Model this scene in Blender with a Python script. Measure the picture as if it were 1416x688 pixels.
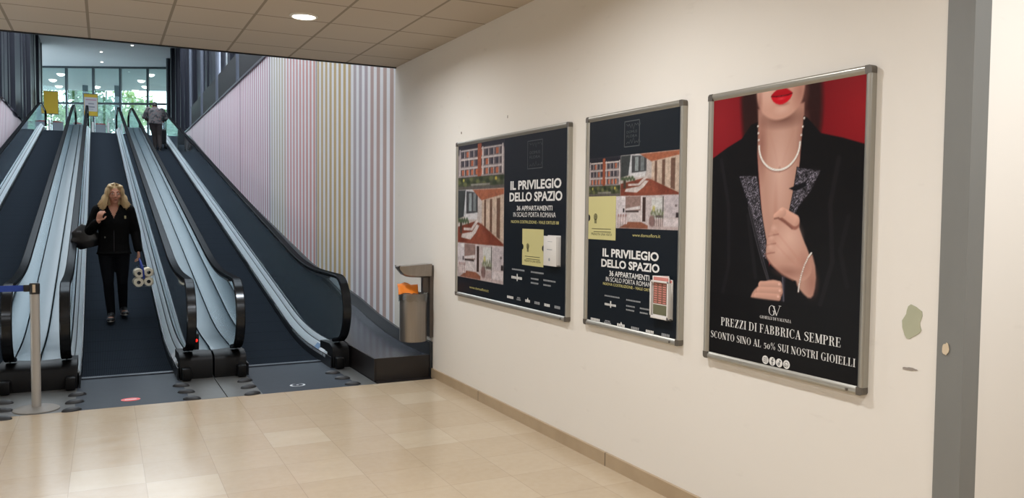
import bpy, bmesh, math, random
import numpy as np
from mathutils import Vector, Matrix
random.seed(7); RNG = np.random.default_rng(7)
C = bpy.context.scene.collection
S = bpy.context.scene
for o in list(bpy.data.objects): bpy.data.objects.remove(o)

# ------------------------------------------------------------------ camera, world, exposure
CAM_YAW, CAM_PITCH, CAM_ROLL, CAM_H, CAM_F = .4697, -.0443, .0101, 1.6, 1110.4
cd = bpy.data.cameras.new('camera'); cam = bpy.data.objects.new('camera', cd); C.objects.link(cam)
cd.sensor_fit = 'HORIZONTAL'; cd.sensor_width = 36.0; cd.lens = CAM_F / 1416 * 36.0
cd.clip_start = .05; cd.clip_end = 400
def cam_axes():
    cy, sy, cp, sp = math.cos(CAM_YAW), math.sin(CAM_YAW), math.cos(CAM_PITCH), math.sin(CAM_PITCH)
    f = Vector((sy*cp, cy*cp, sp)); r = Vector((cy, -sy, 0)); u = r.cross(f)
    cr, sr = math.cos(CAM_ROLL), math.sin(CAM_ROLL)
    return cr*r+sr*u, -sr*r+cr*u, f
r_, u_, f_ = cam_axes()
M = Matrix((r_, u_, -f_)).transposed().to_4x4(); M.translation = (0, 0, CAM_H)
cam.matrix_world = M
S.camera = cam
S.view_settings.view_transform = 'Standard'; S.view_settings.look = 'None'
S.view_settings.gamma = 1; S.view_settings.use_curve_mapping = False
S.view_settings.exposure = 0.0
SKY = (.84, .93, 1.0); SKY_STRENGTH = 5.0
LAMP_POWER = 38.0
LAMP_COLOR = (.97, 1.0, 1.04)
w = bpy.data.worlds.new('sky'); S.world = w; w.use_nodes = True
wb = w.node_tree.nodes['Background']
wb.inputs[0].default_value = (*SKY, 1); wb.inputs[1].default_value = SKY_STRENGTH

# ------------------------------------------------------------------ materials
def lin(c):
    return tuple(((v/255)/12.92 if v/255 <= .04045 else ((v/255+.055)/1.055)**2.4) for v in c)
MATS = {}
def mat(name, rgb, rough=.6, metal=0., spec=.5, coat=0., emit=None, noise=0., nscale=8., bump=0., bscale=60., aniso=None):
    if name in MATS: return MATS[name]
    m = bpy.data.materials.new(name); m.use_nodes = True; nt = m.node_tree; b = nt.nodes['Principled BSDF']
    col = lin(rgb)
    b.inputs['Base Color'].default_value = (*col, 1); b.inputs['Roughness'].default_value = rough
    b.inputs['Metallic'].default_value = metal; b.inputs['Specular IOR Level'].default_value = spec
    b.inputs['Coat Weight'].default_value = coat
    if emit:
        b.inputs['Emission Color'].default_value = (*lin(emit[0]), 1); b.inputs['Emission Strength'].default_value = emit[1]
    if noise or bump:
        tc = nt.nodes.new('ShaderNodeTexCoord')
        if noise:
            n = nt.nodes.new('ShaderNodeTexNoise'); n.inputs['Scale'].default_value = nscale; n.inputs['Detail'].default_value = 5
            mp = nt.nodes.new('ShaderNodeMapping')
            if aniso: mp.inputs['Scale'].default_value = aniso
            nt.links.new(tc.outputs['Object'], mp.inputs[0]); nt.links.new(mp.outputs[0], n.inputs['Vector'])
            mx = nt.nodes.new('ShaderNodeMix'); mx.data_type = 'RGBA'
            mx.inputs[6].default_value = (*[v*(1-noise) for v in col], 1); mx.inputs[7].default_value = (*[min(1, v*(1+noise)) for v in col], 1)
            nt.links.new(n.outputs['Fac'], mx.inputs[0]); nt.links.new(mx.outputs[2], b.inputs['Base Color'])
        if bump:
            n2 = nt.nodes.new('ShaderNodeTexNoise'); n2.inputs['Scale'].default_value = bscale
            nt.links.new(tc.outputs['Object'], n2.inputs['Vector'])
            bp = nt.nodes.new('ShaderNodeBump'); bp.inputs['Strength'].default_value = bump; bp.inputs['Distance'].default_value = .01
            nt.links.new(n2.outputs['Fac'], bp.inputs['Height']); nt.links.new(bp.outputs[0], b.inputs['Normal'])
    MATS[name] = m
    return m
def glass(name, tint, refl=1.0, rough=.02, haze=0.):
    m = bpy.data.materials.new(name); m.use_nodes = True; nt = m.node_tree
    nt.nodes.remove(nt.nodes['Principled BSDF']); out = nt.nodes['Material Output']
    t = nt.nodes.new('ShaderNodeBsdfTransparent'); t.inputs[0].default_value = (*tint, 1)
    g = nt.nodes.new('ShaderNodeBsdfGlossy'); g.inputs['Roughness'].default_value = rough; g.inputs[0].default_value = (.9, .97, 1, 1)
    fr = nt.nodes.new('ShaderNodeFresnel'); fr.inputs[0].default_value = 1.5
    mu = nt.nodes.new('ShaderNodeMath'); mu.operation = 'MULTIPLY'; mu.inputs[1].default_value = refl; mu.use_clamp = True
    ms = nt.nodes.new('ShaderNodeMixShader')
    nt.links.new(fr.outputs[0], mu.inputs[0]); nt.links.new(mu.outputs[0], ms.inputs[0])
    nt.links.new(t.outputs[0], ms.inputs[1]); nt.links.new(g.outputs[0], ms.inputs[2]); nt.links.new(ms.outputs[0], out.inputs[0])
    if haze:  # pale blue diffuse haze standing in for reflection off the panes
        df = nt.nodes.new('ShaderNodeBsdfDiffuse'); df.inputs[0].default_value = (.70, .82, .92, 1); m2 = nt.nodes.new('ShaderNodeMixShader'); m2.inputs[0].default_value = haze
        nt.links.new(ms.outputs[0], m2.inputs[1]); nt.links.new(df.outputs[0], m2.inputs[2]); nt.links.new(m2.outputs[0], out.inputs[0])
    MATS[name] = m
    return m
class NT:
    """small node helper for the structured procedural materials"""
    def __init__(s, name):
        s.m = bpy.data.materials.new(name); s.m.use_nodes = True; s.t = s.m.node_tree; s.b = s.t.nodes['Principled BSDF']
        MATS[name] = s.m
    def n(s, typ, **kw):
        x = s.t.nodes.new(typ)
        for k, v in kw.items(): setattr(x, k, v)
        return x
    def set(s, sock, v):
        if hasattr(v, 'is_output'): s.t.links.new(v, sock)
        else: sock.default_value = v
    def math(s, op, a, b=0., clamp=False):
        x = s.n('ShaderNodeMath', operation=op, use_clamp=clamp); s.set(x.inputs[0], a); s.set(x.inputs[1], b); return x.outputs[0]
    def mix(s, f, a, b, blend='MIX'):
        x = s.n('ShaderNodeMix', data_type='RGBA', blend_type=blend); s.set(x.inputs[0], f)
        s.set(x.inputs[6], a if hasattr(a, 'is_output') else (*a, 1)); s.set(x.inputs[7], b if hasattr(b, 'is_output') else (*b, 1)); return x.outputs[2]
    def pos(s):
        g = s.n('ShaderNodeNewGeometry'); sp = s.n('ShaderNodeSeparateXYZ'); s.t.links.new(g.outputs['Position'], sp.inputs[0]); return sp.outputs, g.outputs['Position']
    def noise(s, scale, vec=None, detail=4., stretch=None):
        x = s.n('ShaderNodeTexNoise'); x.inputs['Scale'].default_value = scale; x.inputs['Detail'].default_value = detail
        if vec is not None:
            if stretch:
                mp = s.n('ShaderNodeMapping'); mp.inputs['Scale'].default_value = stretch; s.t.links.new(vec, mp.inputs[0]); vec = mp.outputs[0]
            s.t.links.new(vec, x.inputs['Vector'])
        return x.outputs['Fac']
    def ramp(s, f, stops, interp='LINEAR'):
        x = s.n('ShaderNodeValToRGB'); x.color_ramp.interpolation = interp; e = x.color_ramp.elements
        while len(e) > 1: e.remove(e[-1])
        e[0].position, e[0].color = stops[0][0], (*stops[0][1], 1)
        for p, c in stops[1:]:
            k = e.new(p); k.color = (*c, 1)
        s.set(x.inputs[0], f); return x.outputs[0]
    def joint(s, coord, period, off, width):
        a = s.math('SUBTRACT', coord, off); a = s.math('DIVIDE', a, period); a = s.math('FRACT', s.math('ADD', a, 1000.))
        a = s.math('MINIMUM', a, s.math('SUBTRACT', 1., a)); return s.math('LESS_THAN', a, width/period/2)
    def cell(s, coord, period, off):
        return s.math('FLOOR', s.math('DIVIDE', s.math('SUBTRACT', coord, off), period))

# ------------------------------------------------------------------ mesh helpers
class MB:
    def __init__(s): s.v = []; s.f = []; s.sm = []
    def add(s, vs, fs, smooth=False):
        k = len(s.v); s.v += [tuple(p) for p in vs]; s.f += [tuple(i+k for i in f) for f in fs]; s.sm += [smooth]*len(fs); return s
    def box(s, x0, x1, y0, y1, z0, z1):
        return s.add([(x, y, z) for z in (z0, z1) for y in (y0, y1) for x in (x0, x1)],
                     [(0, 2, 3, 1), (4, 5, 7, 6), (0, 1, 5, 4), (2, 6, 7, 3), (0, 4, 6, 2), (1, 3, 7, 5)])
    def rbox(s, x0, x1, y0, y1, z0, z1, r=.01, seg=2):
        bm = bmesh.new(); bmesh.ops.create_cube(bm, size=1)
        for v in bm.verts: v.co = Vector(((x0+x1)/2+v.co.x*(x1-x0), (y0+y1)/2+v.co.y*(y1-y0), (z0+z1)/2+v.co.z*(z1-z0)))
        bmesh.ops.bevel(bm, geom=bm.edges[:], offset=r, segments=seg, affect='EDGES', profile=.5)
        return s.bm(bm, True)
    def bm(s, bm, smooth=False):
        bm.verts.index_update(); s.add([v.co[:] for v in bm.verts], [[v.index for v in f.verts] for f in bm.faces], smooth); bm.free(); return s
    def prism(s, prof, axis, a, b, smooth=False):
        """closed 2D profile extruded along an axis"""
        def P(p, t): return {'x': (t, p[0], p[1]), 'y': (p[0], t, p[1]), 'z': (p[0], p[1], t)}[axis]
        n = len(prof); vs = [P(p, a) for p in prof]+[P(p, b) for p in prof]
        s.add(vs, [(i, (i+1) % n, (i+1) % n+n, i+n) for i in range(n)], smooth)
        return s.add(vs, [tuple(range(n))[::-1], tuple(range(n, 2*n))])
    def sweep(s, secs, closed=True, caps=True, smooth=True):
        """list of rings (equal length) skinned one to the next"""
        n = len(secs[0]); vs = [p for r in secs for p in r]; fs = []
        m = n if closed else n-1
        for k in range(len(secs)-1):
            for i in range(m):
                j = (i+1) % n; fs.append((k*n+i, k*n+j, (k+1)*n+j, (k+1)*n+i))
        s.add(vs, fs, smooth)
        if caps and closed: s.add([*secs[0], *secs[-1]], [tuple(range(n))[::-1], tuple(range(n, 2*n))], False)
        return s
    def tube(s, pts, r, n=10, caps=True, smooth=True):
        pts = [Vector(p) for p in pts]; rr = r if hasattr(r, '__len__') else [r]*len(pts)
        rings = []; up = None
        for i, p in enumerate(pts):
            t = (pts[min(i+1, len(pts)-1)]-pts[max(i-1, 0)]).normalized()
            if up is None:
                up = Vector((0, 0, 1)) if abs(t.z) < .9 else Vector((0, 1, 0))
            a = t.cross(up).normalized(); b = a.cross(t).normalized(); up = b
            ra, rb = rr[i] if hasattr(rr[i], '__len__') else (rr[i], rr[i])
            rings.append([tuple(p+a*math.cos(q)*ra+b*math.sin(q)*rb) for q in [2*math.pi*k/n for k in range(n)]])
        return s.sweep(rings, True, caps, smooth)
    def lathe(s, prof, c=(0, 0, 0), n=32, axis='z', smooth=True):
        rings = []
        for r, h in prof:
            ring = []
            for k in range(n):
                q = 2*math.pi*k/n; x, y = r*math.cos(q), r*math.sin(q)
                p = {'z': (x, y, h), 'y': (x, h, -y), 'x': (h, x, y)}[axis]
                ring.append((c[0]+p[0], c[1]+p[1], c[2]+p[2]))
            rings.append(ring)
        return s.sweep(rings, True, prof[0][0] < .003, smooth)
    def ell(s, c, r, n=16, m=10, rot=None):
        vs = []; fs = []
        for j in range(m+1):
            t = math.pi*j/m
            for i in range(n):
                q = 2*math.pi*i/n; p = Vector((r[0]*math.sin(t)*math.cos(q), r[1]*math.sin(t)*math.sin(q), r[2]*math.cos(t)))
                if rot: p = rot @ p
                vs.append((c[0]+p.x, c[1]+p.y, c[2]+p.z))
        for j in range(m):
            for i in range(n): fs.append((j*n+i, (j+1)*n+i, (j+1)*n+(i+1) % n, j*n+(i+1) % n))
        return s.add(vs, fs, True)
    def build(s, name, m, parent=None, loc=None):
        me = bpy.data.meshes.new(name); me.from_pydata(s.v, [], s.f); me.polygons.foreach_set('use_smooth', s.sm)
        bm = bmesh.new(); bm.from_mesh(me); bmesh.ops.remove_doubles(bm, verts=bm.verts, dist=1e-5)
        bmesh.ops.recalc_face_normals(bm, faces=bm.faces); bm.to_mesh(me); bm.free()
        me.update(); me.materials.append(m)
        try: me.set_sharp_from_angle(angle=math.radians(42))
        except Exception: pass
        o = bpy.data.objects.new(name, me); C.objects.link(o)
        if parent: o.parent = parent
        if loc: o.location = loc
        return o
def tag(o, label, cat, group=None, kind=None):
    o['label'] = label; o['category'] = cat
    if group: o['group'] = group
    if kind: o['kind'] = kind
    return o
def empty(name, loc, label=None, cat=None, group=None, rz=0):
    o = bpy.data.objects.new(name, None); C.objects.link(o); o.location = loc; o.rotation_euler = (0, 0, rz); o.empty_display_size = .1
    if label: tag(o, label, cat, group)
    return o
def struct(o, label=None):
    o['kind'] = 'structure'
    if label: o['label'] = label
    return o
def copy_tree(o, parent=None):
    c = o.copy(); C.objects.link(c)
    if parent: c.parent = parent
    for ch in [k for k in bpy.data.objects if k.parent == o]: copy_tree(ch, c)
    return c
def finish_remesh(mb, name, m, parent, voxel=.008, smooth=4, cut=None, fac=.5):
    """union of overlapping closed lumps into one continuous skin"""
    o = mb.build(name, m)
    r = o.modifiers.new('r', 'REMESH'); r.mode = 'VOXEL'; r.voxel_size = voxel; r.use_smooth_shade = True
    if smooth:
        q = o.modifiers.new('s', 'SMOOTH'); q.iterations = smooth; q.factor = fac
    dg = bpy.context.evaluated_depsgraph_get(); me = bpy.data.meshes.new_from_object(o.evaluated_get(dg))
    o.modifiers.clear(); old = o.data; o.data = me; bpy.data.meshes.remove(old); me.name = name
    if not me.materials: me.materials.append(m)
    if cut:
        bm = bmesh.new(); bm.from_mesh(me)
        bmesh.ops.delete(bm, geom=[f for f in bm.faces if cut(f.calc_center_median())], context='FACES')
        bm.to_mesh(me); bm.free()
    me.polygons.foreach_set('use_smooth', [True]*len(me.polygons)); me.update()
    o.parent = parent
    return o

# ------------------------------------------------------------------ the ramp's height
RS, RA, RB = .19, 8.87, 10.37          # slope, start and end of the lower bend
TA, TB = 32.0, 33.6      # upper floor and upper bend
def ramp(y):
    if y <= RA: return 0.
    if y < RB: return RS*(y-RA)**2/(2*(RB-RA))
    if y < TA: return RS*(y-(RA+RB)/2)
    if y < TB: return RS*(y-(RA+RB)/2)-RS*(y-TA)**2/(2*(TB-TA))
    return RS*(TA-(RA+RB)/2)+RS*(TB-TA)/2
UP_Z = ramp(40)
BASE = [(7.29, .34), (8.3, .35), (9.0, .42), (9.73, .53), (12.38, .81), (15.95, 1.4), (19.95, 2.06), (23.72, 2.76), (30.02, 3.97), (32.0, 4.35), (33.6, 4.50), (36, 4.52)]
def base_top(y):
    ys, zs = zip(*BASE); return float(np.interp(y, ys, zs))
YS = [8.55, 8.87]+[8.87+.15*k for k in range(1, 11)]+[11, 13, 16, 20, 24, 28, 32]+[32+.2*k for k in range(1, 9)]+[34.2, 35.2]

# ------------------------------------------------------------------ the setting: shell materials
XW = 2.844; CEIL = 3.17; Y_EDGE = 7.19; Y_CEIL = 8.43; XL = -2.5; HALL = 8.98
k = NT('marble_floor'); p, pv = k.pos()
jx = k.joint(p[0], .4, -.2, .004); jy = k.joint(p[1], .4, .71, .004)
cx_, cy_ = k.cell(p[0], .4, -.2), k.cell(p[1], .4, .71)
cb = k.n('ShaderNodeCombineXYZ'); k.set(cb.inputs[0], cx_); k.set(cb.inputs[1], cy_)
wn = k.n('ShaderNodeTexWhiteNoise', noise_dimensions='3D'); k.t.links.new(cb.outputs[0], wn.inputs[0])
base = k.ramp(wn.outputs[0], [(0, lin((184, 162, 132))), (.6, lin((190, 169, 140))), (.9, lin((194, 174, 146))), (1, lin((206, 190, 164)))])
vein = k.noise(3.2, pv, 6., (1, 2.2, 1)); base = k.mix(k.math('MULTIPLY', vein, .55), base, lin((160, 140, 112)))
fine = k.noise(22, pv, 5.); base = k.mix(k.math('MULTIPLY', fine, .25), base, lin((214, 202, 182)))
jj = k.math('MULTIPLY', k.math('MAXIMUM', jx, jy), .35); base = k.mix(jj, base, lin((120, 100, 78)))
k.t.links.new(base, k.b.inputs['Base Color']); k.set(k.b.inputs['Roughness'], k.math('ADD', .13, k.math('MULTIPLY', vein, .16)))
k.b.inputs['Specular IOR Level'].default_value = .55
M_FLOOR = k.m

k = NT('white_plaster'); p, pv = k.pos()
a1 = k.noise(1.3, pv, 4.); a2 = k.noise(40, pv, 3.)
c_ = k.mix(k.math('MULTIPLY', a1, .35), lin((232, 226, 216)), lin((222, 214, 203)))
scf = k.noise(5., pv, 8., (1, 1, 3.)); scf = k.math('MULTIPLY', k.math('SUBTRACT', scf, .66, True), 1.2, True)
c_ = k.mix(scf, c_, lin((170, 160, 150))); k.t.links.new(c_, k.b.inputs['Base Color']); k.b.inputs['Roughness'].default_value = .62
bp = k.n('ShaderNodeBump'); bp.inputs['Strength'].default_value = .06; bp.inputs['Distance'].default_value = .004; k.set(bp.inputs['Height'], a2); k.t.links.new(bp.outputs[0], k.b.inputs['Normal'])
M_WALL = k.m

k = NT('ceiling_tiles'); p, pv = k.pos()
jj = k.math('MAXIMUM', k.joint(p[0], .6, 2.295, .022), k.joint(p[1], .6, 7.94, .022))
a1 = k.noise(120, pv, 2.)
c_ = k.mix(k.math('MULTIPLY', a1, .3), lin((198, 184, 166)), lin((186, 172, 154))); c_ = k.mix(jj, c_, lin((148, 134, 116)))
k.t.links.new(c_, k.b.inputs['Base Color']); k.b.inputs['Roughness'].default_value = .8; M_CEIL = k.m

k = NT('marble_skirting'); p, pv = k.pos()
a1 = k.noise(6, pv, 6.); jj = k.joint(p[1], 1.95, 4.23, .008)
c_ = k.mix(a1, lin((186, 164, 134)), lin((160, 138, 110))); c_ = k.mix(jj, c_, lin((70, 58, 45)))
k.t.links.new(c_, k.b.inputs['Base Color']); k.b.inputs['Roughness'].default_value = .35; M_SKIRT = k.m

k = NT('striped_panels'); p, pv = k.pos()
t = k.math('DIVIDE', k.math('SUBTRACT', p[1], 8.), 26., True)
def ty(y): return (y-8)/26
stc = k.ramp(t, [(ty(8.5), lin((190, 160, 146))), (ty(9.35), lin((192, 160, 154))), (ty(9.6), lin((182, 168, 180))), (ty(10.1), lin((190, 178, 182))),
    (ty(10.3), lin((205, 172, 92))), (ty(12.05), lin((204, 176, 118))), (ty(12.2), lin((220, 150, 138))), (ty(14.2), lin((222, 158, 158))), (ty(14.6), lin((198, 184, 150))),
    (ty(15.7), lin((196, 188, 172))), (ty(16), lin((198, 148, 162))), (ty(19.5), lin((204, 134, 160))), (ty(22.5), lin((206, 146, 170))), (ty(27), lin((204, 156, 174))), (ty(33), lin((204, 164, 180)))])
fr = k.math('FRACT', k.math('DIVIDE', k.math('SUBTRACT', p[1], 8.45), .245))
st = k.math('SUBTRACT', k.math('MULTIPLY', k.math('ABSOLUTE', k.math('SUBTRACT', fr, .5)), 12.), 2.6, True)
stc = k.mix(.14, stc, lin((228, 212, 208))); c_ = k.mix(st, stc, lin((248, 246, 248)))
jj = k.joint(p[1], 3.78, 12.12, .05); c_ = k.mix(jj, c_, lin((120, 120, 128)))
a1 = k.noise(1.1, pv, 3.); c_ = k.mix(k.math('MULTIPLY', a1, .08), c_, lin((190, 185, 190)))
k.t.links.new(c_, k.b.inputs['Base Color']); k.b.inputs['Roughness'].default_value = .5; M_STRIPE = k.m

M_DARKWALL = mat('dark_cladding', (40, 42, 52), .45, .1, .2, noise=.25, nscale=1.5, aniso=(1, 1, .15))
M_DARKPANEL = mat('dark_mesh_panel', (34, 32, 35), .55, .2, noise=.2, nscale=30)
M_DARKTRIM = mat('dark_trim', (40, 41, 46), .4, .4)
M_HALLCEIL = mat('hall_ceiling', (222, 218, 224), .7, noise=.06, nscale=.6)
M_STEEL_DARK = mat('weathered_steel', (126, 126, 122), .48, .15, noise=.12, nscale=5, aniso=(1, 1, .3))
M_CONCRETE = mat('concrete_slab', (120, 124, 128), .7, noise=.1)
M_SOFFIT = mat('canopy_soffit', (156, 166, 170), .7)
M_PAVE = mat('pavement', (150, 148, 142), .9, noise=.15, nscale=2)
M_MULLION = mat('mullion_paint', (30, 42, 50), .4, .3)
M_COLUMN = mat('outdoor_column_paint', (58, 78, 86), .6)
G_FACADE = glass('facade_glass', (.84, .93, .93), .8)
M_STONE = mat('black_granite', (56, 60, 68), .22, 0, .5, noise=.35, nscale=12)
M_BLACKBASE = mat('black_skirting', (32, 35, 39), .3)
M_BROWNBLACK = mat('brown_black_kerb', (30, 25, 24), .4)

def bxs(name, m, *a, kind=True):
    mb = MB()
    for q in a: mb.box(*q)
    o = mb.build(name, m)
    return struct(o) if kind else o
bxs('floor', M_FLOOR, (-6, 5.5, -4, Y_EDGE, -.12, 0))
bxs('wall_right', M_WALL, (XW, 5.5, 1.89, 8.45, -.05, 3.3))
bxs('wall_left', M_WALL, (-6.2, -6, -4, 8.43, -.05, 3.3))
bxs('wall_back', M_WALL, (-6.2, 5.7, -4.2, -4, -.05, 3.3))
bxs('wall_corridor', M_WALL, (5.5, 5.7, -4, 1.89, -.05, 3.3))
bxs('wall_front', M_WALL, (-6.2, XL-.02, 8.43, 8.6, -.05, 9.2), (XL-.02, 5.5, 8.22, 8.41, 3.31, 9.2))
bxs('ceiling', M_CEIL, (-6.2, 5.7, -4.2, Y_CEIL, CEIL, 3.31))
bxs('trim_1', M_DARKTRIM, (XL, XW, Y_CEIL-.012, Y_CEIL+.012, CEIL-.012, CEIL+.12))
bxs('baseboard_right', M_SKIRT, (XW-.018, XW+.01, 1.99, 7.285, -.01, .085))
# steel angle on the corner of the poster wall
co = MB().prism([(XW-.012, 1.876), (XW+.083, 1.876), (XW+.083, 1.892), (XW+.002, 1.892), (XW+.002, 1.983), (XW-.012, 1.983)], 'z', 0, CEIL-.002).build('trim_2', M_STEEL_DARK); struct(co)
# slabs under the walkways and the upper hall
bxs('floor.001', M_CONCRETE, (XL-.1, XW+.1, Y_EDGE, 9.6, -.3, -.031))
sl = MB(); sl.sweep([[(XL-.1, y, ramp(y)-.12), (XW+.1, y, ramp(y)-.12), (XW+.1, y, ramp(y)-.5), (XL-.1, y, ramp(y)-.5)] for y in YS if y >= 9.1], True, True, False)
struct(sl.build('floor.002', M_CONCRETE))
bxs('floor.003', mat('hall_floor', (196, 196, 192), .3, noise=.1), (-9, 9, 35.1, 52, UP_Z-.3, UP_Z))
# striped walls that follow the ramp
bxs('wall_right_striped', M_STRIPE, (XW, XW+.12, 8.452, 35.4, -.2, 4.6))
bxs('wall_left_striped', M_STRIPE, (XL-.12, XL, 8.602, 34.0, -.2, 4.6))
# black skirting that climbs with the ramp on either side
for nm, xa, xb in (('baseboard_right_ramp', XW-.03, XW), ('baseboard_left_ramp', XL, XL+.03)):
    mb = MB(); ys = [7.29, 8.0, 8.3, 9, 9.73, 11, 12.38, 15.95, 19.95, 23.72, 30.02, 32.0, 33.6, 36.0] if xa > 0 else [8.61, 9.73, 11, 12.38, 15.95, 19.95, 23.72, 30.02, 32.0, 33.6, 36.0]
    mb.sweep([[(xa, y, base_top(y)-.35), (xb, y, base_top(y)-.35), (xb, y, base_top(y)), (xa, y, base_top(y))] for y in ys], True, True, False)
    struct(mb.build(nm, M_BLACKBASE))
# dark ribbed cladding above the striped walls
def ribs(ya, yb, x0, sgn, seed):
    rr = random.Random(seed); pts = [(x0, ya)]; y = ya; out = False
    while y < yb-.05:
        wd = rr.choice((.35, .6, .9, 1.3)); y2 = min(yb, y+wd); off = -sgn*(rr.choice((.05, .09, .14)) if out else 0.)
        if out: pts += [(x0+off*.5, y+.0), (x0+off, y+.035), (x0+off, y2-.035), (x0+off*.5, y2)]
        else: pts += [(x0, y+.002), (x0, y2-.002)]
        y = y2; out = not out
    pts.append((x0, yb)); pts += [(x0+sgn*.03, yb), (x0+sgn*.03, ya)]
    q = []
    for t in pts:
        if not q or (abs(q[-1][0]-t[0])+abs(q[-1][1]-t[1]) > 1e-4): q.append(t)
    return q
mb = MB()
for ya, yb, za, zb, sd in ((8.43, 20.7, 4.6, 9.2, 1), (20.7, 21.9, 4.6, 5.45, 2), (20.7, 21.9, 6.5, 9.2, 2), (21.9, 23.6, 4.6, 9.2, 3), (23.6, 24.3, 4.6, 5.3, 4), (24.3, 35.4, 4.6, 9.2, 5), (35.4, 46.4, UP_Z-.2, 9.2, 6)):
    mb.prism(ribs(ya, yb, XW+.26, 1, sd), 'z', za, zb)
struct(mb.build('wall_right_upper', M_DARKWALL))
mb = MB()
for ya, yb, za, zb, sd in ((8.6, 34, 4.6, 9.2, 11), (34, 42.2, UP_Z-.2, 9.2, 12)): mb.prism(ribs(ya, yb, XL-.06, -1, sd), 'z', za, zb)
struct(mb.build('wall_left_upper', M_DARKWALL))
mb = MB()
for q in (12.3, 16.2, 20.1, 24.0, 27.9, 31.75): mb.box(XW+.02, XW+.05, q-3.72, q-.18, 4.64, 5.36)
struct(mb.build('trim_3', M_DARKPANEL))
mb = MB()
for q in (12.3, 16.2, 20.1, 24.0, 27.9, 31.75): mb.tube([(XW+.04, q, 4.62), (XW+.04, q, 9.0)], .07, 12)
struct(mb.build('trim_4', mat('grey_posts', (112, 118, 132), .4, .3)))
mb = MB()
for q in (33.2, 35.0, 37.5, 40.2, 43.0): mb.tube([(XW+.08, q, 4.7), (XW+.08, q, 9.0)], .16, 14)
struct(mb.build('trim_7', M_DARKWALL))
mb = MB().box(XW-.03, XW+.05, 8.45, 34.5, 4.6, 4.645).box(XL-.05, XL+.03, 8.6, 33.9, 4.6, 4.645)
struct(mb.build('trim_5', mat('grey_cap_rail', (120, 122, 130), .4, .5)))
# ceiling of the upper hall, unseen beams added over the ramp to vary reflections
bxs('ceiling.001', M_HALLCEIL, (-9, 9, 35.6, 52, HALL, HALL+.25))
mb = MB()
for y in (9.5, 14.5, 19.5, 24.5, 29.5, 34.5): mb.box(XL-.1, XW+.15, y, y+.22, 9.05, 9.4)
struct(mb.build('added_trim_6', M_DARKTRIM))
# unseen side glazing added to let daylight onto the hall floor and ceiling
for nm, x in (('window_20', -9.0), ('window_21', 9.0)):
    mb = MB()
    for q in range(8): mb.box(x-.05, x+.05, 36.2+2.1*q, 36.3+2.1*q, UP_Z, HALL)
    o = struct(mb.build(nm, M_MULLION)); MB().box(x-.006, x+.006, 36.3, 51, UP_Z, HALL).build('pane', G_FACADE, o)

# glazed end wall of the upper hall: it stands square to its own axis, turned 27 degrees from the ramp
FA = math.atan2(-.4526, .8917)          # direction of the glazing line
F0 = Vector((.4526*42, .8917*42, 0))
fdir = Vector((math.cos(FA), math.sin(FA), 0)); fback = Vector((-fdir.y, fdir.x, 0))
def fpos(px): return (px-708)/1110.4*42
bays = [-17.6, 19.6, 56.5, 93.5, 130.5, 167.5, 205, 242, 279]
for i in range(len(bays)-1):
    a, b = fpos(bays[i]), fpos(bays[i+1]); org = F0+fdir*a; wd = b-a
    fr_ = MB().box(0, .09, -.07, .07, UP_Z, HALL).box(.09, wd, -.06, .06, HALL-.1, HALL).box(.09, wd, -.045, .045, 7.03, 7.13).box(.09, wd, -.05, .05, UP_Z, UP_Z+.12)
    o = fr_.build('window_%d' % (i+1), M_MULLION); o.location = org; o.rotation_euler = (0, 0, FA); struct(o)
    MB().box(.09, wd, -.006, .006, UP_Z+.12, HALL-.1).build('pane', G_FACADE, o)
# the porch beyond the glass
def fbox(mb, s0, s1, d0, d1, z0, z1):
    P = [F0+fdir*s+fback*d for d in (d0, d1) for s in (s0, s1)]
    return mb.add([(q.x, q.y, z) for z in (z0, z1) for q in P], [(0, 2, 3, 1), (4, 5, 7, 6), (0, 1, 5, 4), (2, 6, 7, 3), (0, 4, 6, 2), (1, 3, 7, 5)])
struct(fbox(MB(), -30, -12, .1, 8.3, HALL-.02, HALL+.2).build('ceiling.002', M_SOFFIT))
struct(fbox(MB(), -60, 20, .1, 90, UP_Z-.4, UP_Z-.02).build('floor.004', M_PAVE))

# ------------------------------------------------------------------ moving walkways
M_BELT = NT('walkway_pallets'); k = M_BELT; p, pv = k.pos()
gv = k.math('ABSOLUTE', k.math('SUBTRACT', k.math('FRACT', k.math('MULTIPLY', k.math('ADD', p[0], k.math('MULTIPLY', p[1], .008)), 62.)), .5))
jj = k.joint(p[1], .4, 8.55, .012)
c_ = k.mix(k.math('MULTIPLY', gv, 1.2, True), lin((27, 31, 36)), lin((50, 56, 64))); c_ = k.mix(k.math('MULTIPLY', jj, .5), c_, lin((14, 15, 18)))
k.t.links.new(c_, k.b.inputs['Base Color']); k.b.inputs['Roughness'].default_value = .75; k.b.inputs['Specular IOR Level'].default_value = .0
M_BELT = k.m
M_ALU = mat('brushed_aluminium', (214, 224, 230), .36, .25, noise=.10, nscale=10, aniso=(6, .15, 6))
M_ALU2 = mat('outer_deck_aluminium', (48, 70, 80), .36, .35, noise=.12, nscale=8, aniso=(6, .12, 6))
M_GROOVE = mat('deck_groove', (40, 48, 56), .5, .3)
M_SKIRTP = mat('dark_skirt_panel', (34, 37, 42), .4, .4)
M_RAIL = bpy.data.materials.new('black_rubber_handrail'); M_RAIL.use_nodes = True; _t = M_RAIL.node_tree
_d = _t.nodes.new('ShaderNodeBsdfDiffuse'); _d.inputs[0].default_value = (*lin((17, 18, 20)), 1); _g = _t.nodes.new('ShaderNodeBsdfGlossy'); _g.inputs['Roughness'].default_value = .22; _g.inputs[0].default_value = (.9, .95, 1, 1)
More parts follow.
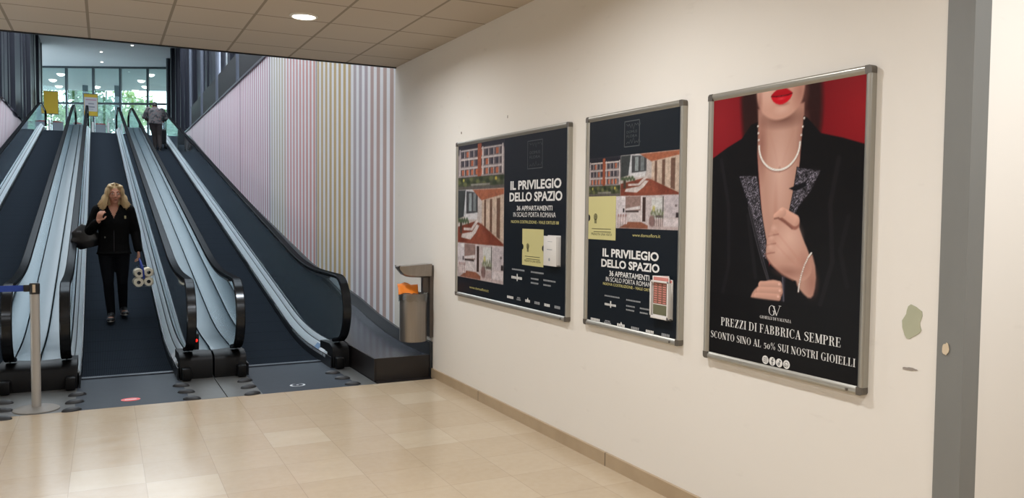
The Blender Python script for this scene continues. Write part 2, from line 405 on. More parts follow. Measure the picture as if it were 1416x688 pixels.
_m = _t.nodes.new('ShaderNodeMixShader'); _m.inputs[0].default_value = .035; _t.links.new(_d.outputs[0], _m.inputs[1]); _t.links.new(_g.outputs[0], _m.inputs[2]); _t.links.new(_m.outputs[0], _t.nodes['Material Output'].inputs[0])
M_RAILTRACK = mat('handrail_track', (70, 78, 84), .35, .7)
M_BOX = mat('black_newel_plastic', (9, 9, 10), .5, 0, .2)
M_PLATE = mat('landing_plate_steel', (52, 58, 66), .5, .1, .12, noise=.12, nscale=14)
M_PLATE2 = mat('worn_side_plate', (92, 92, 90), .5, .35, noise=.15, nscale=12)
M_COMB = mat('comb_alloy', (70, 76, 84), .4, .6)
G_BAL = glass('balustrade_glass', (.80, .89, .92), 1.7, .02, .05)
M_LED = mat('red_light', (255, 40, 30), .4, emit=((255, 30, 20), 2.2))
M_RUB = mat('black_rubber', (26, 27, 30), .55)
PSI = .008
def strip(secfun, ys): return [secfun(y) for y in ys]
RAILH = .93
def walkway(xc, label, outer):
    """xc: centre line at y = 8.5; outer = (left, right) widths of the outer decks"""
    root = empty('moving_walkway', (xc, 8.5, 0), label, 'moving walkway', 'moving walkways side by side', PSI)
    Y = [y for y in YS]; L = lambda y: y-8.5
    b = MB(); b.sweep([[(-.4, L(y), ramp(y)+.004), (.4, L(y), ramp(y)+.004), (.4, L(y), ramp(y)-.05), (-.4, L(y), ramp(y)-.05)] for y in Y], True, True, False)
    b.build('tread_belt', M_BELT, root)
    cb = MB().box(-.4, .4, -.02, .05, -.025, .012)
    for i in range(50): cb.prism([(.05, .004), (.10, .004), (.05, .012)], 'x', -.4+i*.016, -.393+i*.016)
    cb.build('comb_plate', M_COMB, root)
    pl = MB().box(-.43, .43, Y_EDGE-8.5, -.02, -.03, .0).build('landing_plate', M_PLATE, root)
    top = MB().box(-.43, .43, L(35.15), L(36.3), UP_Z+.002, UP_Z+.012).build('landing_plate', M_PLATE, root)
    for s, ow in ((-1, outer[0]), (1, outer[1])):
        x = lambda v: s*v
        MB().box(min(x(.43), x(ow)), max(x(.43), x(ow)), Y_EDGE-8.5, .3, -.03, .0).build('side_plate', M_PLATE2, root)
        # skirt beside the tread
        k_ = MB().sweep([[(x(.402), L(y), ramp(y)-.06), (x(.412), L(y), ramp(y)-.06), (x(.412), L(y), ramp(y)+.115), (x(.402), L(y), ramp(y)+.115)] for y in [8.1, 8.4]+Y], True, True, False)
        k_.build('skirt_panel', M_SKIRTP, root)
        # inner deck: a steep bright strip, a groove, a narrower strip against the glass
        def dk(u0, z0, u1, z1, y): return [(x(u0), L(y), ramp(y)+z0), (x(u1), L(y), ramp(y)+z1), (x(u1), L(y), ramp(y)+z1-.03), (x(u0), L(y), ramp(y)+z0-.03)]
        YD = [8.32, 8.45]+Y
        d_ = MB().sweep([dk(.402, .105, .456, .172, y) for y in YD], True, True, False).build('inner_deck', M_ALU, root)
        MB().sweep([dk(.456, .164, .464, .176, y) for y in YD], True, True, False).build('groove', M_GROOVE, d_)
        MB().sweep([dk(.464, .182, .496, .222, y) for y in YD], True, True, False).build('edge_strip', M_ALU, d_)
        # glass up to the handrail, its lower front cut to the newel curve
        hc, hr_ = .605, .325; yn = 8.20
        g = MB(); ring = []
        arc = [(yn-.94*hr_*math.sin(q), hc+hr_*.94*math.cos(q)) for q in [math.pi*i/18 for i in range(0, 16)]]
        bot = [(y, ramp(y)+.19) for y in [8.25]+Y]; topl = [(y, ramp(y)+RAILH-.01) for y in reversed(Y)]
        prof = [(L(a), z) for a, z in topl+arc+bot]
        g.prism(prof, 'x', min(x(.503), x(.515)), max(x(.503), x(.515)))
        g.build('glass_panel', G_BAL, root)
        # handrail: along the ramp, round the newel and back into its box
        path = [(x(.51), L(y), ramp(y)+RAILH) for y in reversed(YS)]
        path += [(x(.51), L(yn)+.15, RAILH)] + [(x(.51), L(yn)-hr_*math.sin(q), hc+hr_*math.cos(q)) for q in [math.pi*i/18 for i in range(0, 18)]]+[(x(.51), L(yn)+.10, .26)]
        rp = [(path[-1][0], L(35.9), UP_Z+RAILH-.55), (path[-1][0], L(36.15), UP_Z+RAILH-.35), (path[-1][0], L(36.15), UP_Z+RAILH-.15), (path[-1][0], L(35.9), UP_Z+RAILH), (path[-1][0], L(35.5), UP_Z+RAILH)]
        hrl = MB()
        def ring(i, pts):
            pt = Vector(pts[i]); t = (Vector(pts[min(i+1, len(pts)-1)])-Vector(pts[max(i-1, 0)])).normalized()
            nrm = Vector((1, 0, 0)).cross(t).normalized()
            return [tuple(pt+Vector((1, 0, 0))*a*.042+nrm*c*.021) for a, c in ((-1, -.6), (-.8, -1), (.8, -1), (1, -.6), (1, .3), (.75, .85), (.3, 1), (-.3, 1), (-.75, .85), (-1, .3))]
        full = rp+path; hrl.sweep([ring(i, full) for i in range(len(full))], True, True, True)
        hrl.build('handrail', M_RAIL, root)
        tr = [(q[0], q[1], q[2]-.034) for q in path[:len(YS)]]
        MB().sweep([[(q[0]-.02, q[1], q[2]-.014), (q[0]+.02, q[1], q[2]-.014), (q[0]+.02, q[1], q[2]+.012), (q[0]-.02, q[1], q[2]+.012)] for q in tr], True, True, False).build('handrail_track', M_RAILTRACK, root)
        # end cap box that swallows the handrail
        wb_ = min(ow, .72)
        nb = MB(); x0, x1 = sorted((x(.425), x(wb_-.004)))
        nb.prism([(L(8.10), 0), (L(8.62), 0), (L(8.62), .215), (L(8.42), .225), (L(8.24), .235), (L(8.13), .21), (L(8.10), .17)], 'x', x0, x1)
        o = nb.build('newel_box', M_BOX, root)
        x0, x1 = sorted((x(.435), x(.52))); MB().rbox(x0, x1, L(7.99), L(8.105), .005, .12, .018).build('entry_guard', M_BOX, o)
        # outer deck
        if ow > .55:
            od = MB(); a_, b_ = .522, ow-.004
            sec = lambda y, dz=0: [(x(a_), L(y), ramp(y)+.235+dz), (x(b_-.02), L(y), ramp(y)+.255+dz), (x(b_), L(y), ramp(y)+.25+dz), (x(b_), L(y), ramp(y)+.14+dz), (x(a_), L(y), ramp(y)+.14+dz)]
            od.sweep([sec(8.34, -.03), sec(8.5, -.008)]+[sec(y) for y in Y[1:]], True, True, False)
            od.build('outer_deck', M_ALU2, root)
    return root
W_L = walkway(-1.26, 'left moving walkway, behind the grey belt post, empty', (.66, .721))
W_C = walkway(.19, 'middle moving walkway that the blonde woman is walking down', (.721, .721))
W_R = walkway(1.64, 'right moving walkway beside the striped wall, carrying the man upward', (.721, .60))
# small lamps / stickers that belong to the walkways
ub = MB().rbox(.55, .60, -.36, -.30, .27, .42, .008).build('signal_box', M_BOX, W_C)
MB().ell((.575, -.361, .36), (.014, .006, .014), 12, 8).build('red_lamp', M_LED, ub)
M_WSTK = mat('white_sticker', (214, 218, 222), .4); M_BSTK = mat('blue_sticker', (110, 138, 170), .4); M_RSTK = mat('red_sticker', (226, 86, 84), .5); M_GSTK = mat('green_sticker', (70, 150, 110), .4); M_REDP = mat('faded_red_print', (176, 120, 122), .5)
def deck_sticker(parent, s, y, m, name='safety_sticker', du=(.408, .445)):
    f = lambda u: .105+(u-.402)/.054*.067
    u0, u1 = du; e = .0015
    P = [(s*(u0-e), y-.09-8.5, f(u0)+e), (s*(u1-e), y-.09-8.5, f(u1)+e), (s*(u1-e), y+.09-8.5, f(u1)+e), (s*(u0-e), y+.09-8.5, f(u0)+e)]
    MB().add(P+[(q[0]-s*.001, q[1], q[2]+.001) for q in P], [(0, 1, 2, 3), (4, 5, 6, 7), (0, 1, 5, 4), (1, 2, 6, 5), (2, 3, 7, 6), (3, 0, 4, 7)]).build(name, m, parent)
deck_sticker(W_R, 1, 8.50, M_WSTK); deck_sticker(W_R, 1, 8.72, M_BSTK); deck_sticker(W_R, 1, 8.56, M_GSTK, 'safety_sticker', (.43, .45))
deck_sticker(W_C, 1, 8.50, M_WSTK); deck_sticker(W_C, 1, 8.74, M_WSTK)
def flat_disc(name, m, x, y, rx, ry, z=.0, h=.002, n=28):
    return MB().lathe([(.001, z), (1, z), (1, z+h), (.001, z+h)], (0, 0, 0), n).build(name, m)
def disc(name, m, x, y, rx, ry, label, cat, group=None):
    mb = MB().lathe([(.001, 0), (1, 0), (1, .002), (.001, .002)], (0, 0, 0), 28); mb.v = [(a*rx, b*ry, c) for a, b, c in mb.v]
    o = mb.build(name, m, loc=(x, y, 0.0005)); tag(o, label, cat, group); return o
d = disc('floor_sticker', M_RSTK, .18, 7.43, .075, .06, 'round red sticker on the steel plate at the foot of the middle walkway', 'sticker')
MB().box(-.045, .045, -.01, .01, .002, .0028).build('white_bar', M_WSTK, d)
d = disc('floor_sticker', M_WSTK, 1.57, 7.43, .07, .055, 'round pale sticker on the steel plate at the foot of the right walkway', 'sticker')
MB().lathe([(.012, .002), (.05, .002), (.05, .0028), (.012, .0028)], (0, 0, 0), 24).build('print', M_PLATE, d)
# rubber bumps that keep trolleys off the newels
def bump_mesh():
    b = MB().ell((0, 0, 0), (.075, .045, .03), 18, 10); b.v = [(x, y, max(z, 0)) for x, y, z in b.v]; return b
proto = bump_mesh().build('rubber_bump', M_RUB); first = True
sets = [(-.755, 7.70, -.25, '', 'left of the belt post base'), (-.225, 7.79, .32, '', 'left of the red sticker at the middle walkway'),
        (.605, 7.82, -.30, '', 'right of the red sticker at the middle walkway'), (1.16, 7.80, .32, '', 'left of the pale sticker at the right walkway'), (2.0, 7.84, -.30, '', 'right of the pale sticker near the black kerb')]
for (x, y, rz, _, txt) in sets:
    for j, nm in enumerate(('farthest', 'middle', 'nearest')):
        o = proto if first else proto.copy()
        if not first: C.objects.link(o)
        first = False
        o.location = (x+(.02*j if rz < 0 else -.012*j), y-.29*j, 0); o.rotation_euler = (0, 0, rz)
        tag(o, '%s of three black rubber bumps %s' % (nm, txt), 'bumper', 'rubber bumps on the landing plates')
# sloping kerb between the outer walkway and the wall
def kerb(xa, xb, yf, name, label, rt):
    root = empty(name, ((xa+xb)/2, yf, 0), label, 'kerb')
    ox = (xa+xb)/2; ys = [y for y in (yf+.02, 8.0, 8.6, 9.2, 9.73, 11, 12.38, 14, 15.95, 19.95, 23.72, 30.02, 32.0, 33.6) if y >= yf]
    sk = lambda y: -PSI*(y-8.5)-.004
    zz = lambda y: max(.205, base_top(y)-.14)
    mb = MB().sweep([[(xa-ox+(sk(y) if rt else 0), y-yf, zz(y)), (xb-ox+(0 if rt else sk(y)), y-yf, zz(y)), (xb-ox+(0 if rt else sk(y)), y-yf, max(-.03, ramp(y)-.06)), (xa-ox+(sk(y) if rt else 0), y-yf, max(-.03, ramp(y)-.06))] for y in ys], True, True, False)
    mb.build('sloping_top', M_STONE, root)
    MB().box(xa-ox, xb-ox, 0, .02, 0, .215).box(xa-ox-.012, xa-ox+.006, 0, 1.25, 0, .215).build('kerb_front', M_BROWNBLACK, root)
    MB().box(xa-ox, xb-ox, Y_EDGE-yf, .0, -.03, .001).build('floor_strip', M_BROWNBLACK, root)
    return root
kerb(2.27, XW-.032, 7.30, 'sloping_kerb', 'black stone kerb sloping up between the right walkway and the striped wall', True)
kerb(XL+.032, -1.93, 8.62, 'sloping_kerb', 'dark sloping kerb between the left walkway and the left striped wall', False)
bxs('trim_8', M_PLATE2, (XL, -1.93, Y_EDGE, 8.61, -.03, 0))

# ------------------------------------------------------------------ ceiling lamps
M_LAMP = mat('lamp_diffuser', (255, 250, 240), .5, emit=((255, 246, 232), 5.0)); M_WHITE = mat('white_enamel', (225, 222, 215), .4)
def downlight(x, y, label, group=None):
    root = empty('ceiling_light', (x, y, CEIL), label, 'ceiling light', group)
    MB().lathe([(.088, .0), (.112, .0), (.112, -.006), (.100, -.014), (.088, -.008)], (0, 0, 0), 36).build('trim_ring', M_WHITE, root)
    MB().lathe([(.001, -.003), (.09, -.003), (.09, -.010), (.05, -.014), (.001, -.015)], (0, 0, 0), 36).build('diffuser', M_LAMP, root)
    l = bpy.data.lights.new('lamp', 'AREA'); l.shape = 'DISK'; l.size = .2; l.energy = LAMP_POWER; l.color = LAMP_COLOR; l.spread = math.radians(165)
    lo = bpy.data.objects.new('lamp', l); C.objects.link(lo); lo.parent = root; lo.location = (0, 0, -.03)
    return root
downlight(1.45, 6.6, 'round lit downlight in the tiled ceiling')
for (x, y) in ((1.45, 3.6), (1.45, .9), (-1.55, 3.6), (-1.55, .9), (3.3, .75), (-4.3, 3.6), (1.45, -1.8)):
    downlight(x, y, 'round lit downlight of the ceiling row behind the viewer', 'downlights over the passage')

# ------------------------------------------------------------------ belt post
M_GREYP = mat('grey_post_paint', (168, 164, 158), .4, .3); M_BLKP = mat('black_plastic', (18, 18, 20), .4); M_BELTB = mat('blue_belt', (26, 62, 150), .6)
root = empty('belt_post', (-.5, 7.36, .0), 'grey belt post with a blue belt at the foot of the left walkway', 'barrier post')
MB().lathe([(.001, 0), (.165, 0), (.165, .008), (.15, .016), (.08, .024), (.035, .03), (.001, .03)], (0, 0, 0), 40).build('base', mat('dusty_base_paint', (128, 124, 118), .6), root)
MB().lathe([(.001, .02), (.034, .02), (.034, .93), (.001, .93)], (0, 0, 0), 24).build('pole', M_GREYP, root)
hd = MB().lathe([(.001, .925), (.037, .925), (.037, 1.005), (.03, 1.012), (.001, 1.012)], (0, 0, 0), 24).build('belt_head', M_BLKP, root)
MB().box(-.012, .008, -.041, -.034, .94, 1.002).build('label_strip', mat('pale_strip', (196, 178, 152), .5), hd)
MB().rbox(-.075, -.03, -.014, .014, .945, 1.0, .004).build('belt_clip', M_BLKP, hd)
MB().box(-1.9, -.07, -.0012, .0012, .948, .996).build('belt', M_BELTB, root)
# the far end of that belt
root = empty('belt_post', (-2.44, 7.36, 0), 'far belt post that holds the other end of the blue belt', 'barrier post')
MB().lathe([(.001, 0), (.165, 0), (.165, .008), (.15, .016), (.08, .024), (.035, .03), (.001, .03)], (0, 0, 0), 40).build('base', mat('dusty_base_paint', (128, 124, 118), .6), root)
MB().lathe([(.001, .02), (.034, .02), (.034, .93), (.001, .93)], (0, 0, 0), 24).build('pole', M_GREYP, root)
MB().lathe([(.001, .925), (.037, .925), (.037, 1.005), (.03, 1.012), (.001, 1.012)], (0, 0, 0), 24).build('belt_head', M_BLKP, root)

# ------------------------------------------------------------------ wall bin with ashtray
M_STEEL = mat('brushed_steel', (150, 142, 134), .33, .85, noise=.14, nscale=6, aniso=(8, 8, .2)); M_STEELD = mat('dark_steel', (92, 84, 78), .4, .7)
bx, by = 2.655, 7.33
root = empty('wall_bin', (bx, by, .36), 'stainless steel wall bin with an ashtray above, by the foot of the striped wall', 'bin')
pr = [(.128, 0), (.132, .01), (.132, .46), (.126, .46), (.124, .02), (.001, .02), (.001, 0), (.128, 0)]
MB().lathe(pr, (0, 0, 0), 48).build('bucket', M_STEEL, root)
MB().box(.15, .186, -.055, .055, .03, .73).build('back_plate', M_STEELD, root)
ring = []
for q in [2*math.pi*k/40 for k in range(40)]: ring.append(q)
bag = MB(); rr = random.Random(3)
top = [(.138+rr.uniform(-.004, .006), .468+rr.uniform(-.004, .008)) for _ in ring]; bot = [(.137+rr.uniform(-.003, .008), .405+rr.uniform(-.03, .012)) for _ in ring]
mid = [(.139+rr.uniform(0, .01), .44) for _ in ring]; inn = [(.12, .462) for _ in ring]; inb = [(.115, .3) for _ in ring]
bag.sweep([[(a*math.cos(q), a*math.sin(q), h) for (a, h), q in zip(L_, ring)] for L_ in (bot, mid, top, inn, inb)], True, False, True)
bag.build('clear_liner', glass('bin_liner_film', (.86, .84, .82), 2.2, .25), root)
# ashtray: a tapered box with a round belly, its front lip cut at a slant
ash = MB(); secs = []
for t in [k/8 for k in range(9)]:
    x = .16-.32*t; hw = .085*(1-.12*t*t); zt = .745-.02*t; zb = .607+.02*t*t+.07*t**9
    ringp = [(x, hw*math.cos(a), zt if math.sin(a) > 0 else zb+(zt-zb)*.35*(1-abs(math.sin(a)))) for a in [0, math.pi*.25, math.pi*.5, math.pi*.75, math.pi, math.pi*1.2, math.pi*1.35, math.pi*1.5, math.pi*1.65, math.pi*1.8]]
    secs.append(ringp)
ash.sweep(secs, True, True, True); a_ = ash.build('ashtray', M_STEEL, root)
MB().tube([(-.158, -.066, .726), (-.16, -.04, .715), (-.16, 0, .712), (-.16, .04, .715), (-.158, .066, .726)], .008, 8).build('ash_lip', M_STEELD, a_)
MB().box(.09, .16, -.03, .03, .45, .63).build('bracket', M_STEELD, root)
# orange paper stuffed in the bin
om = MB(); P_ = []
for i in range(7):
    for j in range(5):
        u, v = i/6-.5, j/4-.5; P_.append((u*.20, v*.16, .012*math.sin(i*1.7+j)+.02*v+.01*math.cos(3*u)))
F_ = [(i*5+j, (i+1)*5+j, (i+1)*5+j+1, i*5+j+1) for i in range(6) for j in range(4)]
om.add(P_, F_, True); o = om.build('crumpled_paper', mat('orange_paper', (226, 122, 16), .6)); so = o.modifiers.new('t', 'SOLIDIFY'); so.thickness = .003
o.location = (bx-.05, by+.01, .36+.49); o.rotation_euler = (.55, .12, -.15); tag(o, 'crumpled orange paper sticking out of the top of the steel bin', 'paper')

# ------------------------------------------------------------------ marks on the plaster and the steel angle
def blob(name, m, y, z, ry, rz, label, cat, seed, x=XW-.0015, n=26):
    rr = random.Random(seed); pts = []
    for i in range(n):
        q = 2*math.pi*i/n; r = 1+.16*math.sin(2*q+seed)+.10*math.sin(5*q+2*seed)+rr.uniform(-.07, .07); pts.append((ry*r*math.cos(q), rz*r*math.sin(q)))
    mb = MB(); mb.prism(pts, 'x', -.0012, .0012); o = mb.build(name, m, loc=(x, y, z)); return tag(o, label, cat)
blob('bare_plaster_patch', mat('bare_green_plaster', (172, 172, 146), .8, noise=.08), 2.10, 1.188, .047, .058, 'grey green patch where paint has come off the wall beside the steel corner', 'paint patch', 4)
blob('plaster_scuff', mat('scuff_grey', (150, 140, 130), .8), 2.105, 1.0, .03, .006, 'thin grey scuff on the white wall below the green patch', 'scuff', 9)
blob('paper_scrap', mat('paper_scrap', (208, 190, 162), .7), 1.945, 1.105, .012, .026, 'torn paper scrap stuck on the grey steel corner', 'scrap', 2, XW-.0155, 14)
for i, (y, z, a, b, t) in enumerate(((6.62, 2.31, .008, .013, 'small brown nick on the white wall above the left end of the wide poster'), (5.7, 2.36, .004, .014, 'tiny grey nick on the white wall above the middle of the wide poster'))):
    blob('wall_nick', mat('nick_brown', (140, 124, 110), .8), y, z, a, b, t, 'nick', 20+i, XW-.001, 10)

# ------------------------------------------------------------------ framed posters
M_FRAME = mat('anodised_frame', (168, 164, 154), .34, .65); M_CORNER = mat('dark_frame_corner', (104, 98, 90), .4, .5)
XP = 2.812
POS = [(4.706, 6.6715, .8597, 2.2238), (3.5012, 4.4928, .8767, 2.2288), (2.2964, 3.2998, .8528, 2.2254)]
class Canvas:
    def __init__(s, W, H, n):          # W, H in metres, n cells per metre
        s.W, s.H = W, H; s.nx, s.ny = int(W*n)+1, int(H*n)+1
        s.u, s.v = np.meshgrid(np.linspace(0, W, s.nx), np.linspace(0, H, s.ny)); s.px = W/(s.nx-1)
        s.c = np.zeros((s.ny, s.nx, 3))
    def fill(s, rgb): s.c[:] = np.array(rgb, float)
    def put(s, a, col):
        a = np.clip(a, 0, 1)[..., None]; col = np.asarray(col, float)
        s.c = s.c*(1-a)+col*a
    def sd_poly(s, P):
        P = np.array(P, float); d = np.full(s.u.shape, 1e9); ins = np.zeros(s.u.shape, bool); n = len(P)
        for i in range(n):
            a, b = P[i], P[(i+1) % n]; e = b-a; wx, wy = s.u-a[0], s.v-a[1]
            t = np.clip((wx*e[0]+wy*e[1])/max(1e-12, e@e), 0, 1); d = np.minimum(d, (wx-e[0]*t)**2+(wy-e[1]*t)**2)
            if a[1] != b[1]:
                cnd = (a[1] > s.v) != (b[1] > s.v); xs = (b[0]-a[0])*(s.v-a[1])/(b[1]-a[1])+a[0]; ins ^= cnd & (s.u < xs)
        d = np.sqrt(d); return np.where(ins, -d, d)
    def poly(s, P, col, soft=0., alpha=1., smooth=0):
        P = list(P)
        for _ in range(smooth):
            q = []
            for i in range(len(P)):
                a, b = np.array(P[i]), np.array(P[(i+1) % len(P)]); q += [a*.75+b*.25, a*.25+b*.75]
            P = q
        sd = s.sd_poly(P); f = max(s.px*.7, soft); s.put(np.clip(.5-sd/(2*f), 0, 1)*alpha, col); return sd
    def rect(s, u0, u1, v0, v1, col, soft=0., alpha=1.):
        f = max(s.px*.6, soft); a = np.clip((s.u-u0)/f+.5, 0, 1)*np.clip((u1-s.u)/f+.5, 0, 1)*np.clip((s.v-v0)/f+.5, 0, 1)*np.clip((v1-s.v)/f+.5, 0, 1); s.put(a*alpha, col)
    def ell(s, u, v, ru, rv, col, soft=.3, alpha=1., rot=0.):
        x, y = s.u-u, s.v-v; c, n = math.cos(rot), math.sin(rot); x, y = x*c+y*n, -x*n+y*c
        r = np.sqrt((x/ru)**2+(y/rv)**2); s.put(np.clip((1-r)/max(soft, s.px/min(ru, rv))+.5*(soft < .05), 0, 1)*alpha, col)
    def cap(s, a, b, ra, rb, col, shade=0., soft=0., light=(-.5, .7), alpha=1.):
        a, b = np.array(a), np.array(b); e = b-a; wx, wy = s.u-a[0], s.v-a[1]; t = np.clip((wx*e[0]+wy*e[1])/(e@e), 0, 1)
        dx, dy = wx-e[0]*t, wy-e[1]*t; r = ra+(rb-ra)*t; d = np.sqrt(dx**2+dy**2)
        sh = (dx*light[0]+dy*light[1])/r; cc = np.asarray(col, float)*(1+shade*np.clip(sh, -1, 1))[..., None]
        s.put(np.clip((r-d)/(2*max(s.px*.7, soft))+.5, 0, 1)*alpha, cc)
    def line(s, P, wd, col, alpha=1.):
        c0 = s.c.copy()
        for a, b in zip(P[:-1], P[1:]): s.cap(a, b, wd, wd, col)
        s.c = c0*(1-alpha)+s.c*alpha
def lin_arr(c):
    c = np.clip(c/255, 0, 1); return np.where(c <= .04045, c/12.92, ((c+.055)/1.055)**2.4)
k = NT('printed_paper'); at = k.n('ShaderNodeVertexColor', layer_name='print'); k.t.links.new(at.outputs[0], k.b.inputs['Base Color'])
k.b.inputs['Roughness'].default_value = .3; k.b.inputs['Specular IOR Level'].default_value = .12; M_PRINT = k.m
def print_mesh(cv, name, parent, u0=0, v0=0, y=0):
    ny, nx = cv.ny, cv.nx; vs = np.stack([cv.u+u0, np.full_like(cv.u, y), cv.v+v0], -1).reshape(-1, 3)
    idx = np.arange(ny*nx).reshape(ny, nx); f = np.stack([idx[:-1, :-1], idx[:-1, 1:], idx[1:, 1:], idx[1:, :-1]], -1).reshape(-1, 4)
    me = bpy.data.meshes.new(name); me.vertices.add(len(vs)); me.vertices.foreach_set('co', vs.ravel()); me.loops.add(f.size); me.loops.foreach_set('vertex_index', f.ravel())
    me.polygons.add(len(f)); me.polygons.foreach_set('loop_start', np.arange(0, f.size, 4)); me.update(calc_edges=True)
    at_ = me.color_attributes.new('print', 'FLOAT_COLOR', 'POINT'); col = np.ones((len(vs), 4), np.float32); col[:, :3] = lin_arr(cv.c.reshape(-1, 3)); at_.data.foreach_set('color', col.ravel())
    me.materials.append(M_PRINT); o = bpy.data.objects.new(name, me); C.objects.link(o); o.parent = parent; return o
def poster(i, label, group=None):
    y0, y1, z0, z1 = POS[i]; W, H = y1-y0, z1-z0
    root = empty('framed_poster', (XW, y1, z0), label, 'poster', group, -math.pi/2)   # local x runs along the print, -y faces the room
    b = .034; D = XW-XP
    pf = [(0, 0), (-D+.004, 0), (-D, .004), (-D-.002, b*.35), (-D+.003, b*.8), (-D+.010, b), (-D+.012, b+.002), (0, b+.002)]
    for v, sg in ((0, 1), (H, -1)):
        MB().prism([(p[0], v+sg*p[1]) for p in pf], 'x', b, W-b).build('frame_rail', M_FRAME, root)
    for u, sg in ((0, 1), (W, -1)):
        MB().prism([(u+sg*p[1], p[0]) for p in pf], 'z', b, H-b).build('frame_rail', M_FRAME, root)
    for u, su in ((0, 1), (W, -1)):
        for v, sv in ((0, 1), (H, -1)):
            pts = [(u+su*.012, v), (u+su*b, v), (u+su*b, v+sv*b), (u, v+sv*b), (u, v+sv*.012), (u+su*.004, v+sv*.004)]
            mb = MB(); vs = [(p[0], yy, p[1]) for yy in (0, -D-.001) for p in pts]; n = 6
            mb.add(vs, [tuple(range(n)), tuple(range(n, 2*n))]+[(q, (q+1) % n, (q+1) % n+n, q+n) for q in range(n)]).build('frame_corner', M_CORNER, root)
    MB().box(.01, W-.01, -.016, -.002, .01, H-.01).build('back_board', M_BLKP, root)
    MB().rbox(W-.085, W-.075, -D-.006, -D+.002, .008, .02, .001).build('lock_screw', M_CORNER, root)
    return root, W, H, -D+.0105
# lettering ----------------------------------------------------------
M_TW = mat('white_print', (226, 224, 220), .4); M_TG = mat('grey_print', (150, 152, 154), .5); M_TO = mat('olive_print', (196, 186, 120), .5); M_TD = mat('dark_print', (70, 68, 44), .5); M_TB = mat('slate_print', (66, 70, 72), .5); M_COUP = mat('pale_green_coupon', (198, 190, 132), .55)
def text(body, name, parent, u0, u1, v0, v1, m, y, bold=0., thick=.0006):
    cu = bpy.data.curves.new(name, 'FONT'); cu.body = body; cu.offset = bold; cu.resolution_u = 3; cu.fill_mode = 'FRONT'
    t = bpy.data.objects.new(name, cu); C.objects.link(t); dg = bpy.context.evaluated_depsgraph_get()
    me = bpy.data.meshes.new_from_object(t.evaluated_get(dg)); bpy.data.objects.remove(t); bpy.data.curves.remove(cu)
    co = np.empty(len(me.vertices)*3); me.vertices.foreach_get('co', co); co = co.reshape(-1, 3); a, b = co.min(0), co.max(0)
    n = np.empty_like(co); n[:, 0] = u0+(co[:, 0]-a[0])/(b[0]-a[0])*(u1-u0); n[:, 2] = v0+(co[:, 1]-a[1])/(b[1]-a[1])*(v1-v0); n[:, 1] = y
    me.vertices.foreach_set('co', n.ravel()); me.materials.clear(); me.materials.append(m); me.update()
    o = bpy.data.objects.new(name, me); C.objects.link(o); o.parent = parent
    return o
def rects(name, parent, L_, m, y):
    mb = MB()
    for u0, u1, v0, v1 in L_: mb.box(u0, u1, y-.0002, y+.0002, v0, v1)
    return mb.build(name, m, parent)
# a small high-contrast serif alphabet: strokes with thick stems and thin hairlines
def ga(cx, cy, rx, ry, a0, a1, wt=.17, ht=.045, n=26):
    """arc whose weight is thick on the sides and thin at top and bottom"""
    out, inn = [], []
    for i in range(n+1):
        q = math.radians(a0+(a1-a0)*i/n); c, s_ = math.cos(q), math.sin(q); wv = ht+(wt-ht)*c*c
        out.append((cx+rx*c, cy+ry*s_)); inn.append((cx+(rx-wv)*c, cy+(ry-ht)*s_))
    return [[out[i], out[i+1], inn[i+1], inn[i]] for i in range(n)]
def gs(pts, ws):
    Q = []
    for i in range(len(pts)-1):
        a, b = Vector(pts[i]), Vector(pts[i+1]); d = (b-a); n = Vector((-d.y, d.x)).normalized(); Q.append([tuple(a+n*ws[i]/2), tuple(b+n*ws[i+1]/2), tuple(b-n*ws[i+1]/2), tuple(a-n*ws[i]/2)])
    return Q
R_ = lambda x0, x1, y0, y1: [[(x0, y0), (x1, y0), (x1, y1), (x0, y1)]]
def stem(x, w=.15): return R_(x, x+w, 0, 1)
def ser(x, y, w=.30): return R_(x-w/2, x+w/2, y, y+.04) if y < .5 else R_(x-w/2, x+w/2, y-.04, y)
def sstem(x, w=.15): return stem(x, w)+ser(x+w/2, 0, w+.18)+ser(x+w/2, 1, w+.18)
T_, H_ = .15, .045
Sc = [(.52, .80), (.50, .90), (.42, .97), (.31, .985), (.19, .96), (.11, .87), (.11, .76), (.18, .65), (.31, .56), (.44, .47), (.52, .36), (.52, .22), (.44, .09), (.31, .02), (.19, .03), (.09, .11), (.06, .24)]
Sw = [.03, .04, .045, .045, .05, .09, .12, .15, .16, .16, .14, .11, .07, .045, .045, .04, .03]
